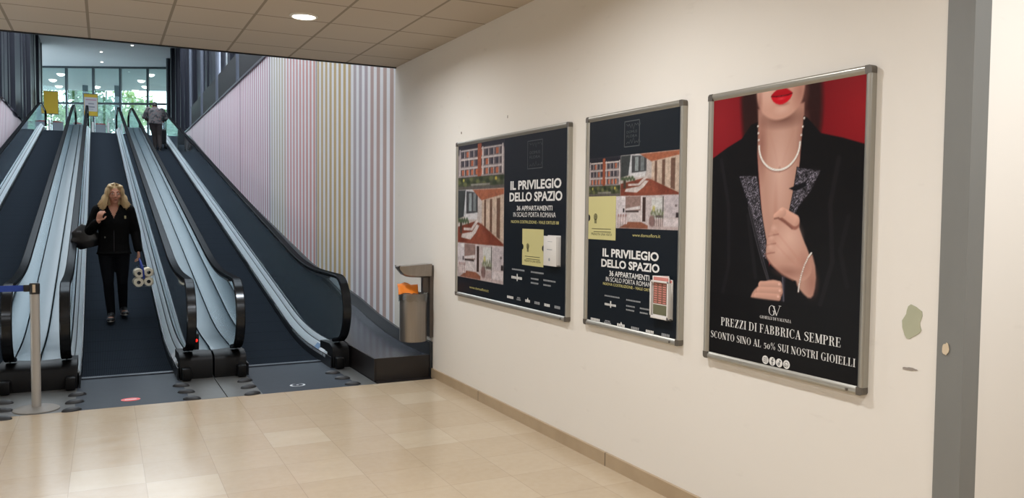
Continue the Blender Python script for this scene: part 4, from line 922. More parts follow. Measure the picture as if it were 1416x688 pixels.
# ------------------------------------------------------------------ brochure holders on the posters
M_ACR = mat('white_holder_plastic', (222, 218, 212), .3); M_PAPER = mat('brochure_paper', (232, 226, 220), .5); M_BROP = mat('brochure_brown_print', (120, 84, 66), .5); M_BROG = mat('brochure_green_print', (104, 104, 78), .5); M_PINK = mat('brochure_pink_print', (206, 130, 120), .5)
def holder(i, u0, u1, v0, v1, label, depth=.034):
    y0, y1, z0, z1 = POS[i]; r = empty('brochure_holder', (XP+.0095, y1-u0, z0+v0), label, 'brochure holder', None, -math.pi/2); w_, h = u1-u0, v1-v0
    MB().rbox(0, w_, -.005, 0, 0, h, .0015).build('back_plate', M_ACR, r); MB().rbox(0, w_, -depth, -.005, 0, .008, .001).build('floor_plate', M_ACR, r)
    for a in (0, w_-.006): MB().rbox(a, a+.006, -depth, -.005, 0, h*.96, .0012).build('side_plate', M_ACR, r)
    return r, w_, h, depth
r, w_, h, dp = holder(0, 1.682, 1.862, .374, .588, 'white brochure holder fixed on the wide apartment poster')
fp = MB().rbox(.0, w_, -dp-.004, -dp, 0, h*.98, .0015).build('front_plate', M_ACR, r)
rects('small_print', fp, [(.05+.011*i, .058+.011*i, .112, .118) for i in range(7)]+[(.06, .125, .17, .173)], M_TG, -dp-.0044)
MB().lathe([(.001, 0), (.011, 0), (.011, .0006), (.001, .0006)], (w_/2-.005, -dp-.005, .045), 16, 'y').build('round_mark', M_TG, fp)
tag_y = POS[0]
def brochures(i, u0, v0, w_, h, n, label, tilt):
    y0, y1, z0, z1 = POS[i]
    for q in range(n):
        o = MB().box(.010, w_-.010, -.0018, .0018, 0, h).build('brochure', M_PAPER); o.location = (XP+.0095-.010-.0055*q, y1-u0, z0+v0+.0095); o.rotation_euler = (0, tilt[q], -math.pi/2)
        tag(o, label[q], 'brochure', 'brochures in the holder on the upright poster' if i else 'brochures in the holder on the wide poster')
        if i:
            f = .0022
            MB().box(.016, w_-.016, -f, -.0018, .05*h, .30*h).build('cover_print', M_BROG, o); MB().box(.016, w_-.016, -f, -.0018, .32*h, .86*h).build('cover_print', M_BROP, o)
            c_ = MB()
            for a in range(3):
                for b in range(9): c_.box(.024+.040*a, .052+.040*a, -f-.0003, -f, h*(.34+.056*b), h*(.37+.056*b))
            c_.build('photo_grid', M_PINK, o); MB().box(.016, w_-.016, -f, -.0018, .90*h, .985*h).build('pink_band', M_PINK, o)
brochures(0, 1.682, .374, w_, h*.9, 2, ['white brochure at the back of the holder on the wide poster', 'white brochure at the front of the holder on the wide poster'], [0, 0])
r, w_, h, dp = holder(1, .757, .925, .136, .352, 'white brochure holder with open front fixed on the upright apartment poster')
fr = MB().rbox(0, w_, -dp-.003, -dp, 0, .016, .001).rbox(0, .012, -dp-.003, -dp, 0, h, .001).rbox(w_-.012, w_, -dp-.003, -dp, 0, h, .001).rbox(0, w_, -dp-.003, -dp, h-.010, h, .001).build('front_frame', M_ACR, r)
brochures(1, .757, .136, w_, h*1.06, 3, ['rearmost brochure, standing highest in the holder on the upright poster', 'middle brochure in the holder on the upright poster', 'front brochure with a grid of small pictures in the holder on the upright poster'], [.08, -.05, .0])

# ------------------------------------------------------------------ people
M_SKIN = mat('skin', (196, 140, 116), .5, noise=.06, nscale=14); M_HAIRB = mat('blond_hair', (196, 170, 128), .5, noise=.5, nscale=26, aniso=(1, 1, .25)); M_HAIRD = mat('dark_hair', (24, 20, 19), .55)
M_JACK = mat('black_jacket_cloth', (8, 8, 9), .8, 0, .1, noise=.3, nscale=20, bump=.25, bscale=30); M_JEAN = mat('black_jeans', (13, 14, 18), .85, 0, .1, noise=.25, nscale=30)
M_SHOE = mat('black_shoe', (18, 18, 20), .55); M_SOLE = mat('pale_sole', (150, 146, 140), .6); M_EYEW = mat('eye_white', (205, 200, 196), .3); M_IRIS = mat('iris', (44, 38, 34), .2); M_LIPM = mat('lip', (150, 84, 78), .5); M_BROW = mat('brow', (92, 70, 50), .7)
k = NT('camouflage_cloth'); p, pv = k.pos(); tc = k.n('ShaderNodeTexCoord'); n1 = k.noise(9, tc.outputs['Object'], 3.); n2 = k.noise(14, tc.outputs['Object'], 2., (1.3, .8, 1.7))
c_ = k.mix(k.math('GREATER_THAN', n1, .52), lin((84, 84, 86)), lin((48, 50, 54))); c_ = k.mix(k.math('GREATER_THAN', n2, .57), c_, lin((104, 84, 84))); k.t.links.new(c_, k.b.inputs['Base Color']); k.b.inputs['Roughness'].default_value = .85; M_CAMO = k.m
M_BROWN = mat('brown_trousers', (46, 38, 38), .85, noise=.2, nscale=20)
def V(*a): return Vector(a)
def head_lumps(mb, c, R):
    def E(p, r): q = R @ V(*p); mb.ell((c[0]+q.x, c[1]+q.y, c[2]+q.z), r, 20, 14, R)
    def T(ps, rs): mb.tube([c+R @ V(*p) for p in ps], rs, 16)
    E((0, .018, .030), (.073, .090, .084)); E((0, -.015, -.01), (.066, .075, .075)); T([(0, -.010, .0), (0, -.030, -.05), (0, -.046, -.098)], [(.064, .066), (.056, .052), (.028, .030)])
    E((0, -.056, -.094), (.024, .020, .017))
    for s in (-1, 1): E((s*.036, -.058, -.028), (.026, .022, .024)); E((s*.076, .012, -.012), (.009, .020, .031)); E((s*.028, -.074, .030), (.026, .012, .010)); E((s*.010, -.094, -.036), (.010, .010, .008))
    T([(0, -.076, .020), (0, -.092, -.008), (0, -.105, -.032)], [.009, .010, .013]); E((0, -.084, -.061), (.023, .010, .005)); E((0, -.083, -.069), (.020, .010, .006))
def face_parts(c, R, root, brow=M_BROW):
    for s in (-1, 1):
        P = lambda a: tuple(c+R @ V(*a))
        e = MB().ell(P((s*.030, -.0795, .008)), (.0135, .008, .0075), 14, 10, R).build('eye', M_EYEW, root); MB().ell(P((s*.030, -.0865, .008)), (.0058, .0022, .0062), 12, 8, R).build('iris', M_IRIS, e)
        MB().tube([P((s*.014, -.088, .030)), P((s*.030, -.088, .036)), P((s*.050, -.074, .030))], [.0035, .004, .002], 8).build('eyebrow', brow, root)
    MB().tube([tuple(c+R @ V(*a)) for a in ((-.022, -.084, -.064), (-.008, -.094, -.060), (0, -.094, -.0615), (.008, -.094, -.060), (.022, -.084, -.064))], [.002, .0045, .004, .0045, .002], 8).build('lips', M_LIPM, root)
def hand(mb, w, d, n, side, curl, spread=.012, tcurl=.8):
    """palm of a hand from wrist w along d, palm normal n, thumb on the +side of d x n; five separate fingers"""
    d = Vector(d).normalized(); n = (Vector(n)-d*Vector(n).dot(d)).normalized(); s = d.cross(n)*side; w = Vector(w)
    R = Matrix((s, n, d)).transposed(); c = w+d*.048; mb.ell(tuple(c), (.040, .016, .056), 16, 12, R); mb.tube([tuple(w-d*.03), tuple(w+d*.02)], [.026, .027], 12)
    for i, (off, L_) in enumerate(((.030, .070), (.010, .078), (-.010, .073), (-.029, .058))):
        p = w+d*(.090-.004*abs(i-1))+s*off; a = curl*.55; ps = [tuple(p-d*.02), tuple(p)]; dd = d.copy()
        for f in (.42, .32, .26):
            dd = (Matrix.Rotation(0, 3, s) @ dd); ang = a; a = a+curl*.5
            v = d*math.cos(ang)+n*math.sin(ang); p = p+v*L_*f; ps.append(tuple(p))
        mb.tube(ps, [.0095, .0098, .0090, .0082, .0068], 10)
    b = w+d*.030+s*.032; t1 = b+(d*.55+s*.65+n*.35).normalized()*.040; t2 = t1+(d*.8+s*(.35-tcurl*.4)+n*.55*tcurl).normalized()*.032; mb.tube([tuple(b-s*.012), tuple(b), tuple(t1), tuple(t2)], [.013, .0135, .0112, .0085], 10)
def torso(mb, rows):
    mb.tube([r[0] for r in rows], [(r[1], r[2]) for r in rows], 22)
def limb(mb, ps, rs):
    mb.tube(ps, rs, 16)
    for p_, r in zip(ps, rs): mb.ell(p_, (r, r, r), 14, 10)
def foot_lump(mb, an, yaw, pitch=0., sc=1.):
    R = Matrix.Rotation(yaw, 3, 'Z') @ Matrix.Rotation(pitch, 3, 'X'); a = Vector(an)
    def E(p, r): q = R @ V(*p)*sc; mb.ell((a.x+q.x, a.y+q.y, a.z+q.z), tuple(c_*sc for c_ in r), 16, 12, R)
    E((0, .02, -.035), (.036, .050, .040)); E((0, -.06, -.045), (.041, .090, .032)); E((0, -.135, -.055), (.044, .065, .024)); E((0, .004, .005), (.042, .046, .055)); E((0, -.035, -.02), (.036, .05, .034))
def shoe(root, an, yaw, pitch=0.):
    mb = MB(); foot_lump(mb, an, yaw, pitch=pitch); mb.v = [((x-an[0])*1.10+an[0], (y-an[1])*1.06+an[1], (z-an[2])*1.05+an[2]) for x, y, z in mb.v]
    o = finish_remesh(mb, 'shoe', M_SHOE, root, .007, 5); R = Matrix.Rotation(yaw, 3, 'Z') @ Matrix.Rotation(pitch, 3, 'X')
    prof = [(.036*math.cos(q)*(1.12 if math.sin(q) < .2 else .9), -.065+.142*math.sin(q)) for q in [2*math.pi*i/26 for i in range(26)]]
    m2 = MB().prism(prof, 'z', -.084, -.064); m2.v = [tuple(Vector(an)+R @ Vector(q)) for q in m2.v]; m2.build('sole', M_SOLE, o)

# the woman who walks down the middle walkway towards the viewer
WX, WY = .10, 10.95; WZ = ramp(WY)
woman = empty('person', (WX, WY, WZ), 'blonde woman in black jacket and jeans walking down the middle walkway', 'person')
sl_ = RS*.95
hc = V(.012, -.045, 1.535); HR = Matrix.Rotation(.10, 3, 'Z') @ Matrix.Rotation(.10, 3, 'X')
shR, elR, wrR = V(-.165, .0, 1.335), V(-.262, .0, 1.085), V(-.165, -.165, 1.205)
shL, elL, wrL = V(.165, .0, 1.335), V(.238, .035, 1.075), V(.268, -.035, .845)
hipR, knR, anR = V(-.085, 0, .83), V(-.066, -.07, .455), V(-.040, -.06, .095-sl_*.06)
hipL, knL, anL = V(.085, 0, .83), V(.088, -.02, .455), V(.096, .13, .11+sl_*.13)
b = MB(); head_lumps(b, hc, HR); b.tube([(0, .02, 1.34), (.004, .0, 1.42), (.008, -.02, 1.48)], [(.062, .056), (.050, .050), (.052, .054)], 18)
torso(b, [((0, .005, .78), .12, .08), ((0, .005, .84), .15, .10), ((0, .0, .95), .135, .09), ((0, -.005, 1.10), .135, .095), ((0, 0, 1.22), .155, .105), ((0, .005, 1.32), .165, .075), ((0, .012, 1.385), .075, .05)])
for sh, el, wr in ((shR, elR, wrR), (shL, elL, wrL)): limb(b, [tuple(sh), tuple(sh.lerp(el, .5)), tuple(el), tuple(el.lerp(wr, .4)), tuple(wr)], [.052, .043, .037, .036, .026])
for h_, kn, an in ((hipR, knR, anR), (hipL, knL, anL)): limb(b, [tuple(h_), tuple(h_.lerp(kn, .5)), tuple(kn), tuple(kn.lerp(an, .35)), tuple(an)], [.082, .066, .046, .047, .030])
foot_lump(b, anR, -.05, 0, .86); foot_lump(b, anL, .12, 0, .86)
hand(b, wrR, (.22, -.25, .95), (.55, .75, 0), -1, 1.15); hand(b, wrL, (.08, -.12, -1), (-1, .15, 0), 1, 1.0)
finish_remesh(b, 'body', M_SKIN, woman, .0055, 3, fac=.4); face_parts(hc, HR, woman)
j = MB(); torso(j, [((0, .005, .800), .178, .125), ((0, .005, .83), .185, .13), ((0, .003, .93), .170, .118), ((0, 0, 1.05), .168, .118), ((0, -.004, 1.18), .180, .128), ((0, .0, 1.28), .184, .112), ((0, .006, 1.345), .150, .085), ((0, .012, 1.40), .085, .068)])
for sh, el, wr, t in ((shR, elR, wrR, .86), (shL, elL, wrL, .93)): limb(j, [tuple(sh), tuple(sh.lerp(el, .5)), tuple(el), tuple(el.lerp(wr, .5)), tuple(el.lerp(wr, t))], [.075, .068, .060, .055, .048])
j.tube([tuple(V(.075*math.sin(q), .012+.062*math.cos(q), 1.395+.018*math.cos(q))) for q in [math.radians(-128+16*i) for i in range(17)]], [.022]*17, 10)
for z, r in ((.812, .19), ): j.tube([(r*.97*math.cos(q), .005+.132*math.sin(q), z) for q in [2*math.pi*i/28 for i in range(29)]], [.014]*29, 8, caps=False)
jk = finish_remesh(j, 'jacket', M_JACK, woman, .009, 4, cut=lambda q: q.y < -.035 and q.z > 1.24 and abs(q.x) < (q.z-1.24)*.42)
MB().tube([(0, -.121, .82), (0, -.116, .95), (0, -.118, 1.08), (0, -.121, 1.2), (0, -.117, 1.24)], [.004]*5, 8).build('zip', mat('dark_zip', (44, 44, 48), .4, .5), jk)
MB().rbox(.115, .135, -.122, -.114, 1.235, 1.272, .003).build('badge', mat('pale_badge', (170, 160, 120), .5), jk)
MB().rbox(-.105, -.09, -.134, -.124, 1.00, 1.02, .003).build('pocket_snap', mat('snap_metal', (90, 88, 80), .4, .6), jk)
t_ = MB()
for h_, kn, an in ((hipR, knR, anR), (hipL, knL, anL)): limb(t_, [tuple(h_), tuple(h_.lerp(kn, .5)), tuple(kn), tuple(kn.lerp(an, .35)), tuple(kn.lerp(an, 1.05))], [.098, .080, .060, .058, .046])
torso(t_, [((0, .005, .765), .165, .112), ((0, .005, .85), .172, .12), ((0, .003, .92), .15, .10)])
finish_remesh(t_, 'jeans', M_JEAN, woman, .009, 4)
shoe(woman, anR, -.05); shoe(woman, anL, .12)
# hair: parted on top, falling to the shoulders, with loose strands
hm = MB()
def HE(p, r, rz=0): q = HR @ V(*p); hm.ell((hc.x+q.x, hc.y+q.y, hc.z+q.z), r, 20, 14, HR)
HE((0, .032, .048), (.088, .096, .082)); HE((0, .055, -.02), (.092, .070, .12)); HE((0, .06, -.12), (.115, .06, .09))
for s in (-1, 1): HE((s*.082, -.005, .0), (.030, .058, .085)); HE((s*.108, .0, -.085), (.042, .058, .08)); HE((s*.128, .005, -.15), (.042, .052, .055)); HE((s*.056, -.040, .088), (.036, .036, .026)); HE((s*.076, -.046, .035), (.020, .032, .05))
ho = finish_remesh(hm, 'hair', M_HAIRB, woman, .008, 5)
st = MB(); rr = random.Random(5)
for i in range(300):
    s = rr.choice((-1, 1)); az = rr.uniform(-.75, 1.45); cx = s*math.cos(az); cy = math.sin(az)
    root_ = V(s*.006, -.05+.11*(az+.75)/2.2, .128); L_ = rr.uniform(.24, .30); fl = rr.uniform(.14, .22); ph = rr.uniform(0, 6)
    P_ = [root_, V(cx*.062, cy*.068+.022, .112), V(cx*.094, cy*.096+.02, .050), V(cx*.100+.004*math.sin(ph), cy*.098+.02, -.03)]
    for f in (.35, .65, 1.): P_.append(V(cx*(.100+fl*.42*f)+.010*math.sin(ph+5*f), cy*(.098+.03*f)+.018, -.03-(L_-.14)*f))
    st.tube([tuple(hc+HR @ q) for q in P_], [.0045, .005, .0052, .005, .0048, .004, .002], 5)
st.build('loose_strands', M_HAIRB, ho)
# what she carries
bag = empty('shoulder_bag', (WX-.30, WY+.02, WZ+.86), 'large black bag hanging under the right arm of the blonde woman', 'bag')
bm_ = MB(); bm_.tube([(.03, .03, .02), (.01, .03, .10), (-.01, .03, .20), (.02, .03, .29)], [(.10, .07), (.165, .085), (.150, .075), (.07, .045)], 22); bm_.ell((-.06, .03, .10), (.11, .075, .085), 18, 12)
finish_remesh(bm_, 'bag_body', mat('bag_leather', (17, 17, 19), .4, bump=.2, bscale=20), bag, .009, 5)
MB().tube([(.02, .03, .28), (.09, .02, .42), (.13, -.03, .515), (.165, -.12, .47), (.16, -.15, .36), (.10, -.06, .20)], [(.012, .006)]*6, 8).build('strap', M_BLKP, bag)
MB().rbox(-.10, -.05, -.06, -.05, .20, .225, .004).build('clasp', mat('dull_clasp', (80, 80, 84), .4, .6), bag)
pk = empty('toilet_roll_pack', (WX+.315, WY-.06, WZ+.40), 'pack of toilet rolls with blue strap in the hand of the blonde woman', 'toilet roll pack', None, .06)
M_PAP = mat('tissue_paper', (244, 234, 212), .85, noise=.05, nscale=40); M_CORE = mat('shaded_cardboard_core', (60, 46, 36), .8); M_STRAP = mat('blue_strap', (30, 58, 150), .4)  # core colour darkened to stand in for shade inside the roll holes
for (x, z) in ((-.056, .058), (.056, .066), (-.050, .168), (.058, .178)):
    rl = MB().lathe([(.022, -.10), (.050, -.10), (.0555, -.094), (.0555, .094), (.050, .10), (.022, .10), (.022, -.10)], (x, 0, z), 30, 'y').build('roll', M_PAP, pk)
    MB().lathe([(.020, -.099), (.023, -.099), (.023, .099), (.020, .099), (.020, -.099)], (x, 0, z), 20, 'y').build('core', M_CORE, rl)

MB().tube([(.002, -.106, .10), (-.004, -.108, .20), (-.012, -.106, .245), (-.03, -.03, .318), (-.045, .0, .355), (-.03, .03, .318), (-.012, .106, .245), (-.004, .108, .20), (.002, .106, .10)], [(.010, .003)]*9, 8).build('carrying_strap', M_STRAP, pk)
fm = MB(); fm.prism([(-.112, .02), (-.09, .0), (.09, .004), (.114, .03), (.116, .20), (.09, .232), (.02, .262), (-.02, .262), (-.09, .225), (-.11, .20)], 'y', -.103, .103)
fm.build('clear_wrap', glass('clear_film', (.97, .96, .95), .3, .15), pk)

# the man at the top of the right walkway, seen from behind
MX, MY = 1.475, 28.0; MZ = ramp(MY)
man = empty('person', (MX, MY, MZ), 'man in a grey camouflage jacket seen from behind on the right walkway', 'person', None, math.pi)
mhc = V(.0, -.24, 1.415); MR = Matrix.Rotation(.42, 3, 'X'); u = lambda y: -RS*y      # ground under him rises ahead of him
sR, eR, wR = V(-.195, -.10, 1.275), V(-.315, -.12, 1.03), V(-.255, -.36, .985)
sL, eL, wL = V(.195, -.10, 1.275), V(.32, -.10, 1.03), V(.18, -.34, .965)
hR, kR, aR = V(-.085, .03, .83), V(-.105, .01, .46), V(-.125, .10, .10+u(.10)); hL, kL, aL = V(.085, .03, .83), V(.03, -.06, .46), V(.0, -.08, .10+u(-.08))
b = MB(); head_lumps(b, mhc, MR); b.tube([(0, -.08, 1.27), (0, -.15, 1.33), (0, -.21, 1.375)], [(.07, .065), (.058, .058), (.058, .06)], 18)
torso(b, [((0, .03, .78), .15, .105), ((0, .02, .9), .155, .11), ((0, .0, 1.02), .16, .11), ((0, -.05, 1.16), .175, .115), ((0, -.09, 1.26), .185, .09), ((0, -.11, 1.315), .09, .06)])
for s_, e_, w_ in ((sR, eR, wR), (sL, eL, wL)): limb(b, [tuple(s_), tuple(s_.lerp(e_, .5)), tuple(e_), tuple(e_.lerp(w_, .4)), tuple(w_)], [.06, .05, .042, .042, .029])
for h_, kn, an in ((hR, kR, aR), (hL, kL, aL)): limb(b, [tuple(h_), tuple(h_.lerp(kn, .5)), tuple(kn), tuple(kn.lerp(an, .35)), tuple(an)], [.085, .07, .05, .052, .034])
foot_lump(b, aR, .0, -.15, .86); foot_lump(b, aL, .0, -.15, .86); hand(b, wR, (.1, -1, -.1), (0, -.1, -1), 1, 1.1); hand(b, wL, (-.1, -1, -.1), (0, -.1, -1), -1, 1.1)
finish_remesh(b, 'body', M_SKIN, man, .008, 3); face_parts(mhc, MR, man, M_HAIRD)
j = MB(); torso(j, [((0, .04, .80), .205, .145), ((0, .035, .84), .215, .15), ((0, .02, .95), .20, .14), ((0, -.02, 1.08), .205, .145), ((0, -.06, 1.19), .215, .14), ((0, -.09, 1.27), .20, .11), ((0, -.12, 1.335), .095, .075)])
for s_, e_, w_ in ((sR, eR, wR), (sL, eL, wL)): limb(j, [tuple(s_), tuple(s_.lerp(e_, .5)), tuple(e_), tuple(e_.lerp(w_, .5)), tuple(e_.lerp(w_, .9))], [.085, .08, .07, .062, .05])
j.tube([(.085*math.sin(q), -.13+.075*math.cos(q), 1.34+.015*math.cos(q)) for q in [2*math.pi*i/24 for i in range(25)]], [.022]*25, 8, caps=False)
finish_remesh(j, 'jacket', M_CAMO, man, .010, 4)
t_ = MB()
for h_, kn, an in ((hR, kR, aR), (hL, kL, aL)): limb(t_, [tuple(h_), tuple(h_.lerp(kn, .5)), tuple(kn), tuple(kn.lerp(an, .35)), tuple(kn.lerp(an, .94))], [.112, .095, .075, .072, .062])
torso(t_, [((0, .03, .77), .165, .12), ((0, .03, .88), .18, .125)]); finish_remesh(t_, 'trousers', M_BROWN, man, .010, 4)
shoe(man, aR, .0, -.15); shoe(man, aL, .0, -.15)
hm = MB()
for p_, r in (((0, .030, .045), (.080, .092, .078)), ((0, .055, -.005), (.074, .058, .062))): q = MR @ V(*p_); hm.ell((mhc.x+q.x, mhc.y+q.y, mhc.z+q.z), r, 18, 12, MR)
finish_remesh(hm, 'hair', M_HAIRD, man, .009, 4)
# his wheeled shopping trolley
TX, TY = 1.66, 28.36; tr_ = empty('shopping_trolley', (TX, TY, ramp(TY)), 'black wheeled shopping trolley pushed by the man in the camouflage jacket', 'trolley'); tr_.rotation_euler = (math.atan(RS), 0, 0)
M_TRB = mat('trolley_bag_cloth', (34, 35, 40), .8); M_TUBE = mat('trolley_tube', (40, 42, 46), .35, .6)
MB().rbox(-.17, .14, .06, .32, .16, .62, .04, 3).build('bag', M_TRB, tr_)
fr_ = MB()
for x in (-.19, .14): fr_.tube([(x, .04, .10), (x, .02, .55), (x, -.02, .90), (x, -.06, .985)], .012, 10)
fr_.tube([(-.30, -.07, .985), (.19, -.07, .985)], .014, 10); fr_.tube([(-.17, .04, .14), (-.17, .30, .14), (.12, .30, .14), (.12, .04, .14)], .010, 8); fr_.build('frame', M_TUBE, tr_)
MB().tube([(-.22, -.07, .985), (.18, -.07, .985)], .020, 12).build('grip', M_RUB, tr_)
for x, y in ((-.20, .06), (.15, .06), (-.17, .30), (.12, .30)): wv = MB().lathe([(.001, -.018), (.06, -.018), (.085, -.014), (.085, .014), (.06, .018), (.001, .018)], (x, y, .085), 24, 'x').build('wheel', M_RUB, tr_); MB().lathe([(.001, -.022), (.025, -.022), (.025, .022), (.001, .022)], (x, y, .085), 14, 'x').build('hub', M_TUBE, wv)

# ------------------------------------------------------------------ things at the head of the walkways
M_YEL = mat('yellow_board', (224, 190, 40), .5); M_BFR = mat('grey_board_frame', (84, 88, 92), .4, .5)
def board(x, y, label, notice):
    Z_ = UP_Z
    r = empty('sign_stand', (x, y, Z_), label, 'sign')
    MB().box(-.26, .26, -.012, .012, 1.2, 2.14).build('board', M_YEL, r); MB().box(-.275, .275, -.018, .018, 2.13, 2.16).box(-.275, .275, -.018, .018, 1.18, 1.21).box(-.275, -.258, -.018, .018, 1.2, 2.14).box(.258, .275, -.018, .018, 1.2, 2.14).build('board_frame', M_BFR, r)
    MB().tube([(0, .03, 0), (0, .03, 1.7)], .02, 12).build('pole', M_BFR, r); MB().lathe([(.001, 0), (.17, 0), (.17, .015), (.03, .03), (.001, .03)], (0, .03, 0), 30).build('foot', M_BFR, r)
    if notice:
        w = MB().box(-.245, .245, -.0145, -.012, 1.4, 2.0).build('white_notice', mat('notice_white', (214, 214, 218), .5), r)
        rects('pink_heading', w, [(-.19+.05*i, -.155+.05*i, 1.87, 1.91) for i in range(8)], mat('notice_pink', (196, 110, 140), .5), -.0152); rects('grey_lines', w, [(-.10, .12, 1.70, 1.75), (-.08, .15, 1.56, 1.62), (-.10, .10, 1.48, 1.5)], mat('notice_grey', (150, 154, 166), .5), -.0152)
board(-1.96, 39.3, 'plain yellow sign stand at the head of the left walkway', False); board(-.47, 39.3, 'yellow sign stand with a white notice at the head of the middle walkway', True)
M_CABM = mat('grey_cabinet_paint', (128, 140, 150), .5); M_REDT = mat('reddish_cloth', (160, 84, 90), .8, noise=.4, nscale=30)
for x, y, txt in ((-1.70, 38.85, 'low grey cabinet with a reddish top below the plain yellow sign'), (-1.02, 38.95, 'low grey cabinet with reddish top between the left and middle walkways'), (-.11, 38.85, 'low grey cabinet with a reddish top at the head of the middle walkway'), (2.55, 38.9, 'low reddish-topped cabinet by the wall at the head of the right walkway')):
    r = empty('low_cabinet', (x, y, UP_Z), txt, 'cabinet', 'low cabinets in the upper hall'); MB().rbox(-.20, .20, -.15, .15, 0, .80, .01).build('carcass', M_CABM, r); MB().box(-.185, -.005, -.156, -.15, .03, .78).box(.005, .185, -.156, -.15, .03, .78).build('door', M_CABM, r)
    tp = MB(); rr = random.Random(int(x*100)); tp.rbox(-.20, .20, -.15, .15, .80, .82, .005)
    for q in range(14): tp.ell((rr.uniform(-.16, .16), rr.uniform(-.11, .11), .825), (.05, .045, .035), 10, 6)
    tp.build('reddish_top', M_REDT, r)
for x, txt in ((-1.95, 'short white post left of the cabinet below the plain yellow sign'), (-.40, 'short white post left of the cabinet at the head of the middle walkway'), (.19, 'short white post right of the cabinet at the head of the middle walkway')):
    r = empty('short_post', (x-.05*(x < -1), 38.7, UP_Z), txt, 'post', 'short white posts at the head of the walkways'); MB().lathe([(.001, .0), (.045, 0), (.045, .86), (.03, .89), (.001, .895)], (0, 0, 0), 20).build('post', mat('white_post', (212, 218, 220), .35), r); MB().lathe([(.001, 0), (.075, 0), (.075, .012), (.001, .012)], (0, 0, 0), 24).build('foot', M_BFR, r)
def roof_light(x, y, z, rad, label, group, power=0):
    r = empty('ceiling_light', (x, y, z), label, 'ceiling light', group); MB().lathe([(rad, 0), (rad*1.15, 0), (rad*1.12, -.02), (rad, -.02)], (0, 0, 0), 24).build('trim_ring', M_WHITE, r); MB().lathe([(.001, -.004), (rad, -.004), (rad, -.016), (rad*.8, -.016-.35*rad), (rad*.4, -.016-.55*rad), (.001, -.016-.6*rad)], (0, 0, 0), 24).build('diffuser', M_LAMP, r)
for x, y, t in ((-2.04, 50.59, 'porch light nearest the glass above the plain yellow sign'), (-2.54, 53.1, 'porch light farthest left behind the glass'), (-2.35, 55.61, 'lowest of the three porch lights above the plain yellow sign'), (-.33, 54.64, 'porch light right of the dark column above the notice sign'),
        (2.33, 48.25, 'porch light nearest the right mullion above the man'), (1.96, 50.8, 'porch light second highest in the row above the man'), (2.26, 53.11, 'porch light third highest in the row above the man'), (1.79, 55.15, 'lowest porch light in the row above the man')):
    roof_light(x, y, HALL-.02, .20, t, 'round lights under the porch roof')
for x, y, t in ((1.2, 40.24, 'small ceiling spot in the upper hall above the right walkway'), (-.05, 42.63, 'small ceiling spot in the upper hall above the middle walkway'), (-.03, 45.51, 'small ceiling spot in the upper hall close to the glass wall')): roof_light(x, y, HALL, .06, t, 'small spots in the upper hall ceiling')
for x, y, t in ((-.94, 54.7, 'dark porch column behind the notice sign'), (.76, 53.84, 'dark porch column behind the glass above the middle walkway')):
    r = empty('porch_column', (x, y, UP_Z-.02), t, 'column', 'porch columns'); MB().rbox(-.15, .15, -.15, .15, 0, HALL-UP_Z-.0, .01).build('shaft', M_COLUMN, r); MB().box(-.2, .2, -.2, .2, 0, .12).build('foot', M_COLUMN, r)
# trees across the forecourt
M_BARK = mat('bark', (92, 80, 66), .9, noise=.3)
def leafmat(n, rgb):
    k = NT(n); tc = k.n('ShaderNodeTexCoord'); nz = k.noise(1.6, tc.outputs['Object'], 4.); c_ = k.mix(nz, lin([v*.7 for v in rgb]), lin([min(255, v*1.2) for v in rgb])); k.t.links.new(c_, k.b.inputs['Base Color']); k.b.inputs['Roughness'].default_value = .6
    tr = k.n('ShaderNodeBsdfTranslucent'); k.t.links.new(c_, tr.inputs[0]); ms = k.n('ShaderNodeMixShader'); ms.inputs[0].default_value = .5; k.t.links.new(k.b.outputs[0], ms.inputs[1]); k.t.links.new(tr.outputs[0], ms.inputs[2]); k.t.links.new(ms.outputs[0], k.t.nodes['Material Output'].inputs[0]); return k.m
LEAFS = [leafmat('leaf_bright', (136, 160, 104)), leafmat('leaf_deep', (92, 118, 84)), leafmat('leaf_blue_green', (112, 140, 116))]
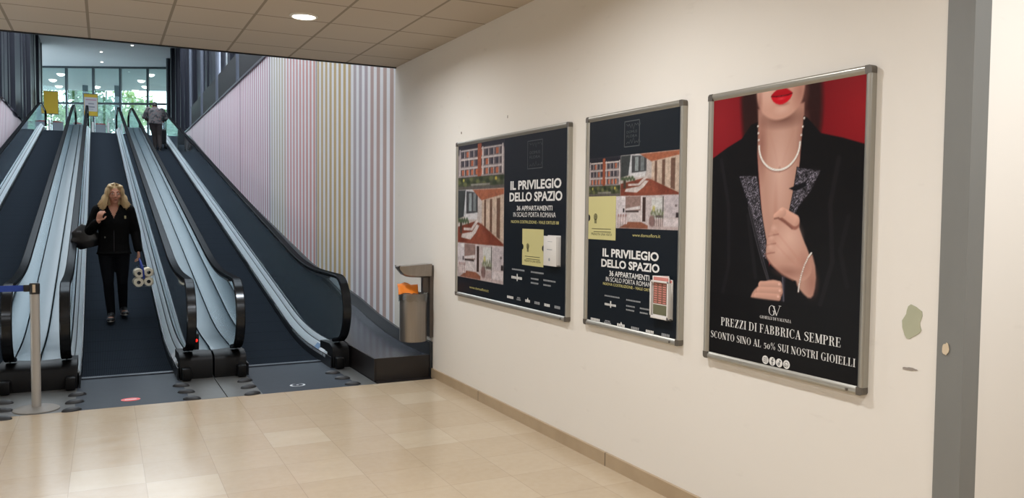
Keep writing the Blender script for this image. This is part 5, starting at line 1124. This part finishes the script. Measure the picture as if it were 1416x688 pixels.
def tree(x, y, h, cr, seed, label):
    rg = np.random.default_rng(seed); r = empty('tree', (x, y, UP_Z-.02), label, 'tree', 'trees across the forecourt')
    tb = MB().tube([(0, 0, 0), (.08, .02, h*.25), (-.05, 0, h*.5), (.03, .03, h*.8)], [.17, .14, .11, .05], 10)
    for q in range(7): a = q*2.4; z = h*(.28+.07*q); tb.tube([(0, 0, z), (cr*.35*math.cos(a), cr*.35*math.sin(a), z+.5), (cr*.7*math.cos(a), cr*.7*math.sin(a), z+.9)], [.07, .045, .015], 7)
    tb.build('trunk', M_BARK, r); n = 2600; cl = rg.normal(0, 1, (26, 3)); cl /= np.linalg.norm(cl, axis=1)[:, None]; cl *= rg.uniform(.25, .85, (26, 1)); cen = cl*np.array([cr, cr, h*.38])+np.array([0, 0, h*.6])
    ci = rg.integers(0, 26, n); p = cen[ci]+rg.normal(0, .30, (n, 3))*np.array([cr*.42, cr*.42, h*.13]); p[:, 2] = np.maximum(p[:, 2], .9)
    a = rg.normal(0, 1, (n, 3)); a /= np.linalg.norm(a, axis=1)[:, None]; b = np.cross(a, rg.normal(0, 1, (n, 3))); b /= np.linalg.norm(b, axis=1)[:, None]; sz = rg.uniform(.10, .2, (n, 1))
    vs = np.stack([p-a*sz, p+b*sz*.55, p+a*sz, p-b*sz*.55], 1).reshape(-1, 3); me = bpy.data.meshes.new('foliage'); me.from_pydata(vs.tolist(), [], [(4*i, 4*i+1, 4*i+2, 4*i+3) for i in range(n)]); me.materials.append(LEAFS[seed % 3]); o = bpy.data.objects.new('foliage', me); C.objects.link(o); o.parent = r
for x, y, h, cr, sd, t in ((-4.6, 70.5, 8.0, 2.3, 3, 'tree behind the glass farthest left, beside the plain yellow sign'), (-2.0, 76, 8.8, 2.2, 4, 'tree behind the glass between the two yellow signs'), (.2, 68, 7.6, 2.1, 5, 'tree behind the glass right of the notice sign'), (2.2, 74, 7.8, 1.9, 6, 'tree behind the glass left of the man'), (4.9, 67.5, 5.6, 1.8, 7, 'tree behind the glass right of the man')):
    tree(x, y, h, cr, sd, t)
